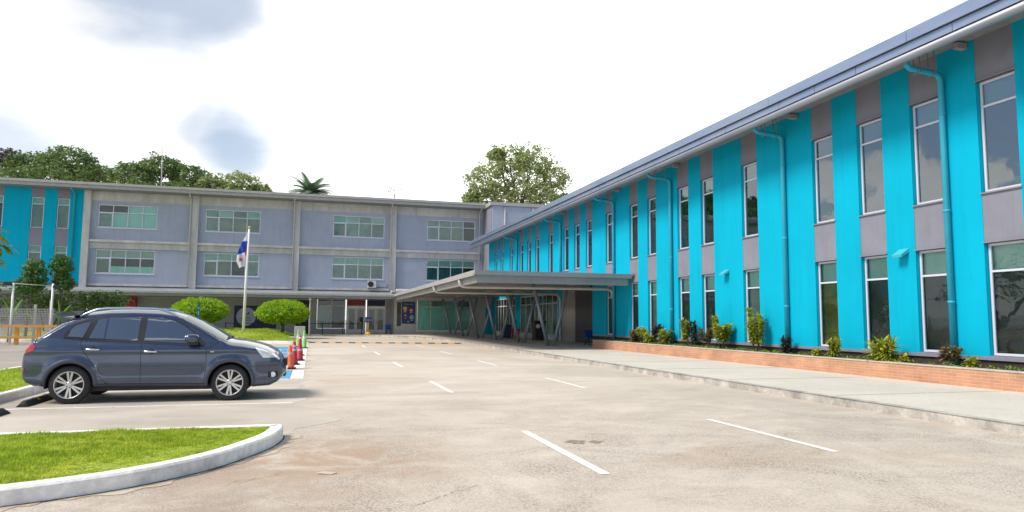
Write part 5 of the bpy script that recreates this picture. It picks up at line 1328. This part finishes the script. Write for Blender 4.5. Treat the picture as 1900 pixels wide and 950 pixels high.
for x in xs_:
    zt, zb = ztop(x), zbot(x); r = rtop(x); rb_ = min(.08, (zt-zb)*.3); pts = []
    pts.append((0, zb))
    for k in range(1, 5): pts.append((half(x, zb+.001)*k/5, zb))
    for k in range(0, 4): z = zb+rb_*(k/4)**1.5; pts.append((half(x, z), z))
    NS = 46
    for k in range(NS+1): z = zb+rb_+(zt-r-zb-rb_)*k/NS; pts.append((half(x, z), z))
    for k in range(1, 15):
        a = (math.pi/2)*k/15; kk = math.sin(a)**(2/2.3); z = zt-r+r*kk
        wv = Wm(x)*gz(x, z)*(math.cos(a)**(2/2.3))
        pts.append((wv, z))
    w_last = pts[-1][0]; 
    for k in range(1, 7): pts.append((w_last*(1-k/6), zt-(.0)*(1) if k else zt))
    # slight crown to the roof and bonnet
    pts2 = []
    for (w, z) in pts:
        if z > zt-r*.5: z += .018*(1-(w/max(.1, Wm(x)))**2)
        pts2.append((w, z))
    grid.append(pts2)
K_ = len(grid[0])
for x, pts in zip(xs_, grid):
    for s_ in (-1, 1):
        for (w, z) in pts: body.v.append((x, CY+s_*w, z))
def vid(i, s_, k): return (i*2+(0 if s_ < 0 else 1))*K_+k
WR = .385
def snap(v):
    x, y, z = v
    if abs(y-CY) < .5: return v, False
    for cx in (-4.03, -1.41):
        d = math.hypot(x-cx, z-.335)
        if d < WR: return v, True
    return v, False
cutflag = [snap(v)[1] for v in body.v]
for idx, v in enumerate(body.v):       # snap rim vertices to the arch circle
    x, y, z = v
    if abs(y-CY) < .5: continue
    for cx in (-4.03, -1.41):
        d = math.hypot(x-cx, z-.335)
        if WR <= d < WR+.016: body.v[idx] = (cx+(x-cx)*WR/d, y, .335+(z-.335)*WR/d)
for i in range(NX):
    for s_ in (-1, 1):
        for k in range(K_-1):
            q = [vid(i, s_, k), vid(i+1, s_, k), vid(i+1, s_, k+1), vid(i, s_, k+1)]
            if any(cutflag[j] for j in q): continue
            body.face(q if s_ < 0 else q[::-1])
for i in (0, NX):
    loop = [vid(i, -1, k) for k in range(K_)]+[vid(i, 1, k) for k in range(K_-1, -1, -1)]
    body.face(loop if i == 0 else loop[::-1])
bo = body.build('body', M['car_paint'], car)
def surf(x, z, s_=-1, off=.004): return (x, CY+s_*(half(x, z)+off), z)
def panel(name, mat, xa, xb, zlo, zhi, s_=-1, off=.004, nx=26, nz=14, parent=car, thick=None):
    b = MB(); b.smooth = True
    for i in range(nx+1):
        for j in range(nz+1):
            t_ = j/nz; u = i/nx
            xl = xa(t_) if callable(xa) else xa; xr = xb(t_) if callable(xb) else xb
            x = xl+(xr-xl)*u; z = zlo(x)+(max(zhi(x), zlo(x)+.001)-zlo(x))*t_; b.v.append(surf(x, z, s_, off))
    for i in range(nx):
        for j in range(nz):
            q = (i*(nz+1)+j, (i+1)*(nz+1)+j, (i+1)*(nz+1)+j+1, i*(nz+1)+j+1); b.face(q if s_ < 0 else q[::-1])
    return b.build(name, mat, parent)
roofedge = smooth_tab([(-4.18, 1.19), (-4.12, 1.29), (-4.02, 1.40), (-3.8, 1.475), (-3.5, 1.525), (-3.0, 1.545), (-2.65, 1.535), (-2.4, 1.465), (-2.2, 1.35), (-2.03, 1.21), (-1.9, 1.09), (-1.84, 1.03)], .01)
gb = lambda x: belt(x)-.025
for s_ in (-1, 1):
    panel('window_trim', M['car_trim'], -4.17, -1.86, lambda x: gb(x)-.012, lambda x: roofedge(x)+.012, s_, .003, 60, 10)
    panel('side_window', M['car_glass'], lambda t_: -3.775+.10*t_, -2.995, lambda x: gb(x)+.03, lambda x: roofedge(x)-.015, s_, .008, 30, 12)
    panel('side_window', M['car_glass'], -2.885, -2.02, lambda x: gb(x)+.03, lambda x: roofedge(x)-.018, s_, .008, 30, 12)
    panel('quarter_window', M['car_glass'], lambda t_: -4.11+.03*t_, lambda t_: -3.87+.08*t_, lambda x: gb(x)+.035, lambda x: roofedge(x)-.03, s_, .008, 14, 10)
    panel('pillar', M['car_paint'], -3.52-.025+.0, -3.52+.005, lambda x: gb(x)+.02, lambda x: roofedge(x)-.02, s_, .010, 2, 8)
    # door seams
    def seam(pts, w=.008, s_=s_):
        b = MB()
        P = []
        for (a, c_), (d, e_) in zip(pts[:-1], pts[1:]):
            for i in range(10): P.append((a+(d-a)*i/10, c_+(e_-c_)*i/10))
        P.append(pts[-1])
        b.tube([Vector(surf(x, z, s_, .001)) for x, z in P], w*.5, 5)
        b.build('door_seam', M['car_trim'], car)
    seam([(-3.88, 1.13), (-3.89, 1.03), (-3.84, .92), (-3.70, .73), (-3.585, .50), (-3.46, .36), (-3.36, .335), (-2.90, .325)])
    seam([(-2.925, 1.09), (-2.915, .6), (-2.905, .325), (-1.90, .305), (-1.855, .36), (-1.825, .62), (-1.835, 1.0)])
    seam([(-1.835, 1.0), (-1.79, .985), (-1.62, 1.07)], .006)
    seam([(-1.08, .63), (-.8, .632), (-.52, .64)], .006); seam([(-4.40, .66), (-4.6, .665), (-4.80, .665)], .006)
    # lower cladding along the sills, pressed crease
    panel('sill_cladding', M['car_clad'], -3.60, -1.80, lambda x: zbot(x)+.012, lambda x: .345+(x+3.6)*-.012, s_, .012, 40, 4)
    b = MB(); b.tube([Vector(surf(-3.66+i*.06, .655-i*.06*.038, s_, -.012)) for i in range(31)], .016, 6); b.build('door_crease', M['car_paint'], car)
    # arch lips
    for cx in (-4.03, -1.41):
        b = MB(); b.smooth = True; n = 36; a0, a1 = R(-10), R(190)
        rad = [(WR-.012, -.05), (WR-.010, .012), (WR+.008, .020), (WR+.045, .013), (WR+.075, -.004)]
        for i in range(n+1):
            a = a0+(a1-a0)*i/n
            for r_, o_ in rad:
                x, z = cx+r_*math.cos(a), .335+r_*math.sin(a); zz = max(z, zbot(x)+.02); xx = min(max(x, -4.82), -.46)
                b.v.append((xx, CY+s_*(half(xx, zz)+o_), zz))
        m = len(rad)
        for i in range(n):
            for j in range(m-1):
                q = (i*m+j, (i+1)*m+j, (i+1)*m+j+1, i*m+j+1); b.face(q if s_ > 0 else q[::-1])
        b.build('wheel_arch', M['car_clad'], car)
        b = MB(); n = 24                              # inner liner
        for i in range(n+1):
            a = a0+(a1-a0)*i/n
            for yy in (.90, .45): b.v.append((cx+(WR+.005)*math.cos(a), CY+s_*yy, .335+(WR+.005)*math.sin(a)))
        for i in range(n): b.face((2*i, 2*i+1, 2*i+3, 2*i+2))
        o_ = len(b.v); b.v += [(cx-.42, CY+s_*.45, .24), (cx+.42, CY+s_*.45, .24), (cx+.42, CY+s_*.45, .8), (cx-.42, CY+s_*.45, .8)]; b.face((o_, o_+1, o_+2, o_+3))
        b.build('arch_liner', M['black'], car)
    # handles
    for hx, hz in ((-3.69, .952), (-2.76, .912)):
        b = MB(); yy = CY+s_*(half(hx, hz)+.03)
        b.tube([(hx-.12, yy-s_*.025, hz), (hx-.09, yy, hz), (hx, yy+s_*.004, hz), (hx+.09, yy, hz-.002), (hx+.12, yy-s_*.025, hz-.003)], [.014, .019, .020, .019, .014], 8)
        h_ = b.build('handle', M['chrome'], car)
        b = MB(); b.lathe([(0.05, 0), (0.05, .004)], (hx+.01, CY+s_*(half(hx, hz)+.001), hz), 'Y', 16); b.build('recess', M['car_trim'], h_)
    # lamps
    panel('tail_light', M['lamp_red'], lambda t_: -4.815+.05*t_, lambda t_: -4.66+.07*math.sin(math.pi*(.25+.75*t_)), lambda x: .885+.05*max(0, (x+4.72)/.1), lambda x: 1.085-.02*max(0, (x+4.72)/.1), s_, .008, 10, 8)
    panel('reflector', M['lamp_red'], -4.80, -4.755, lambda x: .595, lambda x: .635, s_, .008, 4, 3)
    hl = panel('headlight', M['lamp_clear'], lambda t_: -.84-.17*t_, lambda t_: -.53-.05*t_, lambda x: .785, lambda x: min(.995, ztop(x)-.022), s_, .008, 16, 10)
    panel('marker_lamp', M['lamp_clear'], -1.765, -1.70, lambda x: .893, lambda x: .913, s_, .006, 4, 3)
    for lx, lz, lr in ((-.74, .855, .055), (-.62, .85, .045)):
        b = MB(); p = surf(lx, lz, s_, .012); nx_, ny_ = .55, s_*.8
        b.lathe([(lr, 0), (lr*.8, .006), (lr*.3, .002)], p, 'Y', 16); b.build('lens', M['chrome'], hl)
    b = MB(); p = surf(-.66, .47, s_, .0); b.lathe([(.05, -.02), (.05, .008*s_), (.036, .012*s_)], p, 'Y', 18); b.build('fog_lamp', M['lamp_clear'], car)
    panel('bumper_grille', M['car_trim'], -.745, -.575, lambda x: .415, lambda x: .525, s_, .003, 10, 6)
    # mirror
    b = MB(); b.smooth = True; mx_, mz = -2.07, 1.145; my = CY+s_*1.02; n = 14
    for i in range(7):
        ph = -math.pi/2+math.pi*i/6
        for j in range(n):
            th = 2*math.pi*j/n; sx = math.copysign(abs(math.cos(th))**.6, math.cos(th)); sz = math.copysign(abs(math.sin(th))**.6, math.sin(th))
            c_ = math.cos(ph)**.5 if abs(ph) < 1.56 else .3
            b.v.append((mx_+.125*sx*c_, my+s_*.085*math.sin(ph), mz+.078*sz*c_))
    for i in range(6):
        for j in range(n): b.face((i*n+j, i*n+(j+1) % n, (i+1)*n+(j+1) % n, (i+1)*n+j))
    b.smooth = False; b.face(list(range(n))[::-1]); b.face([6*n+j for j in range(n)])
    mir = b.build('mirror', M['car_paint'], car)
    b = MB(); b.obox((mx_-.07, CY+s_*(half(-1.98, 1.06)-.02), 1.03), (.18, 0, 0), (0, s_*.22, 0), (0, 0, .045)); b.build('mirror_arm', M['car_trim'], mir)
    # roof rail
    b = MB(); P = []
    for i in range(25):
        x = -4.0+1.62*i/24; e_ = min(1, min(i, 24-i)/4); z = ztop(x)-.055+.080*e_; P.append((x, CY+s_*(.61), z))
    b.tube(P, .021, 8); b.build('roof_rail', M['rail'], car)
# glazing front and rear: follow the body top
def top_panel(name, mat, x0, x1, w0, w1, off=.004, nx=20, ny=20):
    b = MB(); b.smooth = True
    for i in range(nx+1):
        x = x0+(x1-x0)*i/nx; W_ = w0+(w1-w0)*i/nx
        for j in range(ny+1):
            y = -W_+2*W_*j/ny; zt = ztop(x); r = rtop(x)
            lo, hi = zt-r*1.2, zt
            for _ in range(24):
                m = (lo+hi)/2
                if Wm(x)*gz(x, m)*(max(0, 1-max(0, (m-(zt-r))/r)**2.3)**(1/2.3)) > abs(y): lo = m
                else: hi = m
            z = lo
            if z > zt-r*.5: z += .018*(1-(y/Wm(x))**2)
            sl = (ztop(x+.02)-ztop(x-.02))/.04; nn = math.hypot(1, sl)
            b.v.append((x-sl/nn*off, CY+y, z+off/nn))
    for i in range(nx):
        for j in range(ny): b.face((i*(ny+1)+j, (i+1)*(ny+1)+j, (i+1)*(ny+1)+j+1, i*(ny+1)+j+1))
    return b.build(name, mat, car)
top_panel('windscreen', M['wind_glass'], -2.28, -1.50, .60, .76, .006)
top_panel('rear_window', M['car_glass'], -4.50, -4.20, .62, .60, .006)
b = MB(); b.tube([(-1.50, CY-.62, 1.155), (-1.46, CY-.1, 1.165)], .012, 6); b.tube([(-1.46, CY-.1, 1.165), (-1.50, CY+.5, 1.155)], .012, 6); b.build('wiper', M['car_trim'], car)
b = MB(); b.smooth = True
for (x, z, w) in ((-4.42, 1.550, .58), (-4.40, 1.605, .60), (-4.15, 1.628, .62), (-3.93, 1.634, .62), (-4.02, 1.555, .62), (-4.28, 1.515, .60)): 
    for yy in (-1, 1): b.v.append((x, CY+yy*w, z))
n = 6
for i in range(n): j = (i+1) % n; b.face((2*i, 2*i+1, 2*j+1, 2*j))
b.smooth = False; b.face([2*i for i in range(n)][::-1]); b.face([2*i+1 for i in range(n)])
b.build('spoiler', M['car_paint'], car)
b = MB(); b.box(-4.0, -1.2, CY-.75, CY+.75, .21, .30); b.box(-.52, -.45, CY-.35, CY+.35, .40, .56); b.build('underbody', M['black'], car)
b = MB(); b.box(-.50, -.425, CY-.30, CY+.30, .60, .74); b.build('grille', M['car_trim'], car)
# wheels
def wheel(cx, s_):
    yo = CY+s_*.915; cz = .335; w = .215
    t_ = MB(); prof = [(.235, 0), (.30, .012), (.322, .03), (.334, .055), (.335, .11), (.334, .165), (.322, .195), (.30, w), (.235, w)]
    ax = [(r_, -s_*h) for r_, h in prof]; t_.lathe(ax, (cx, yo, cz), 'Y', 48, caps=False)
    wh = t_.build('wheel', M['rubber'], car)
    r = MB(); r.lathe([(.236, 0), (.228, -s_*-.004), (.222, s_*-.004), (.214, -s_*.03), (.205, -s_*.12)], (cx, yo, cz), 'Y', 48, caps=False)
    yf = yo-s_*.022
    for k in range(6):
        for da in (-.17, .17):
            a = k*math.pi/3+.5+da*0; a_in = a+da*1.2; a_out = a+da*.95
            p0 = Vector((cx+.045*math.cos(a_in), yf, cz+.045*math.sin(a_in))); p1 = Vector((cx+.222*math.cos(a_out), yf+s_*.012, cz+.222*math.sin(a_out)))
            d = (p1-p0); side = Vector((-d.z, 0, d.x)).normalized(); w0, w1 = .014, .0185
            r.add([p0-side*w0, p0+side*w0, p1+side*w1, p1-side*w1, p0-side*w0-Vector((0, s_*.03, 0)), p0+side*w0-Vector((0, s_*.03, 0)), p1+side*w1-Vector((0, s_*.03, 0)), p1-side*w1-Vector((0, s_*.03, 0))],
                  [(0, 1, 2, 3), (4, 7, 6, 5), (0, 4, 5, 1), (1, 5, 6, 2), (2, 6, 7, 3), (3, 7, 4, 0)])
    r.lathe([(.062, -s_*.03), (.060, 0), (.03, s_*.004)], (cx, yf, cz), 'Y', 20)
    r.build('rim', M['alloy'], wh)
    d = MB(); d.lathe([(.205, 0), (.205, -s_*.01)], (cx, yo-s_*.10, cz), 'Y', 32); d.build('brake_disc', M['black'], wh)
    d = MB()
    for k in range(5):
        a = k*2*math.pi/5; d.lathe([(.009, 0), (.009, s_*.004)], (cx+.085*math.cos(a)*.5, yf+s_*.003, cz+.085*math.sin(a)*.5), 'Y', 8)
    d.build('wheel_bolt', M['black'], wh)
for cx in (-4.03, -1.41):
    for s_ in (-1, 1): wheel(cx, s_)

g = MB(); g.add([(0.10, 7.30, .012), (0.24, 7.24, .004), (0.30, 7.29, .010), (0.15, 7.36, .014)], [(0, 1, 2, 3)]); so = g.build('paper_scrap', M['apron'])
tag(so, 'small pale torn paper scrap lying on the road right of the grass island', 'litter'); md = so.modifiers.new('thickness', 'SOLIDIFY'); md.thickness = .003
# trees outside the left edge of the view: the windows of the turquoise wing reflect them
tree('broadleaf_tree', (-38, 30, 0), [(-38, 30, 7, 5, 5, 3.2), (-42, 36, 7.5, 5, 5, 3)], 'broad green tree beyond the side lane, out to the left of the car', 60, 8, .5, 61, 'tree_a', .35, 'trees beyond the side lane')
tree('broadleaf_tree', (-29, 50, 0), [(-29, 50, 4.6, 3, 3, 2.6), (-31, 46, 5.5, 3.2, 3, 2.8)], 'leafy tree behind the fence, out beyond the left edge', 70, 9, .4, 63, 'tree_a', .3, 'trees beyond the side lane')
tree('broadleaf_tree', (-33, 40, 0), [(-33, 40, 5, 3.4, 3.4, 3), (-35, 36, 4.2, 3, 3, 2.6)], 'low spreading tree beside the far end of the side lane', 70, 9, .4, 64, 'tree_a', .3, 'trees beyond the side lane')
tree('broadleaf_tree', (-40, 14, 0), [(-40, 14, 6, 5, 5, 3), (-44, 8, 6.5, 5, 5, 3)], 'broad green tree beyond the side lane, nearest to the entrance', 60, 8, .5, 62, 'tree_a', .35, 'trees beyond the side lane')
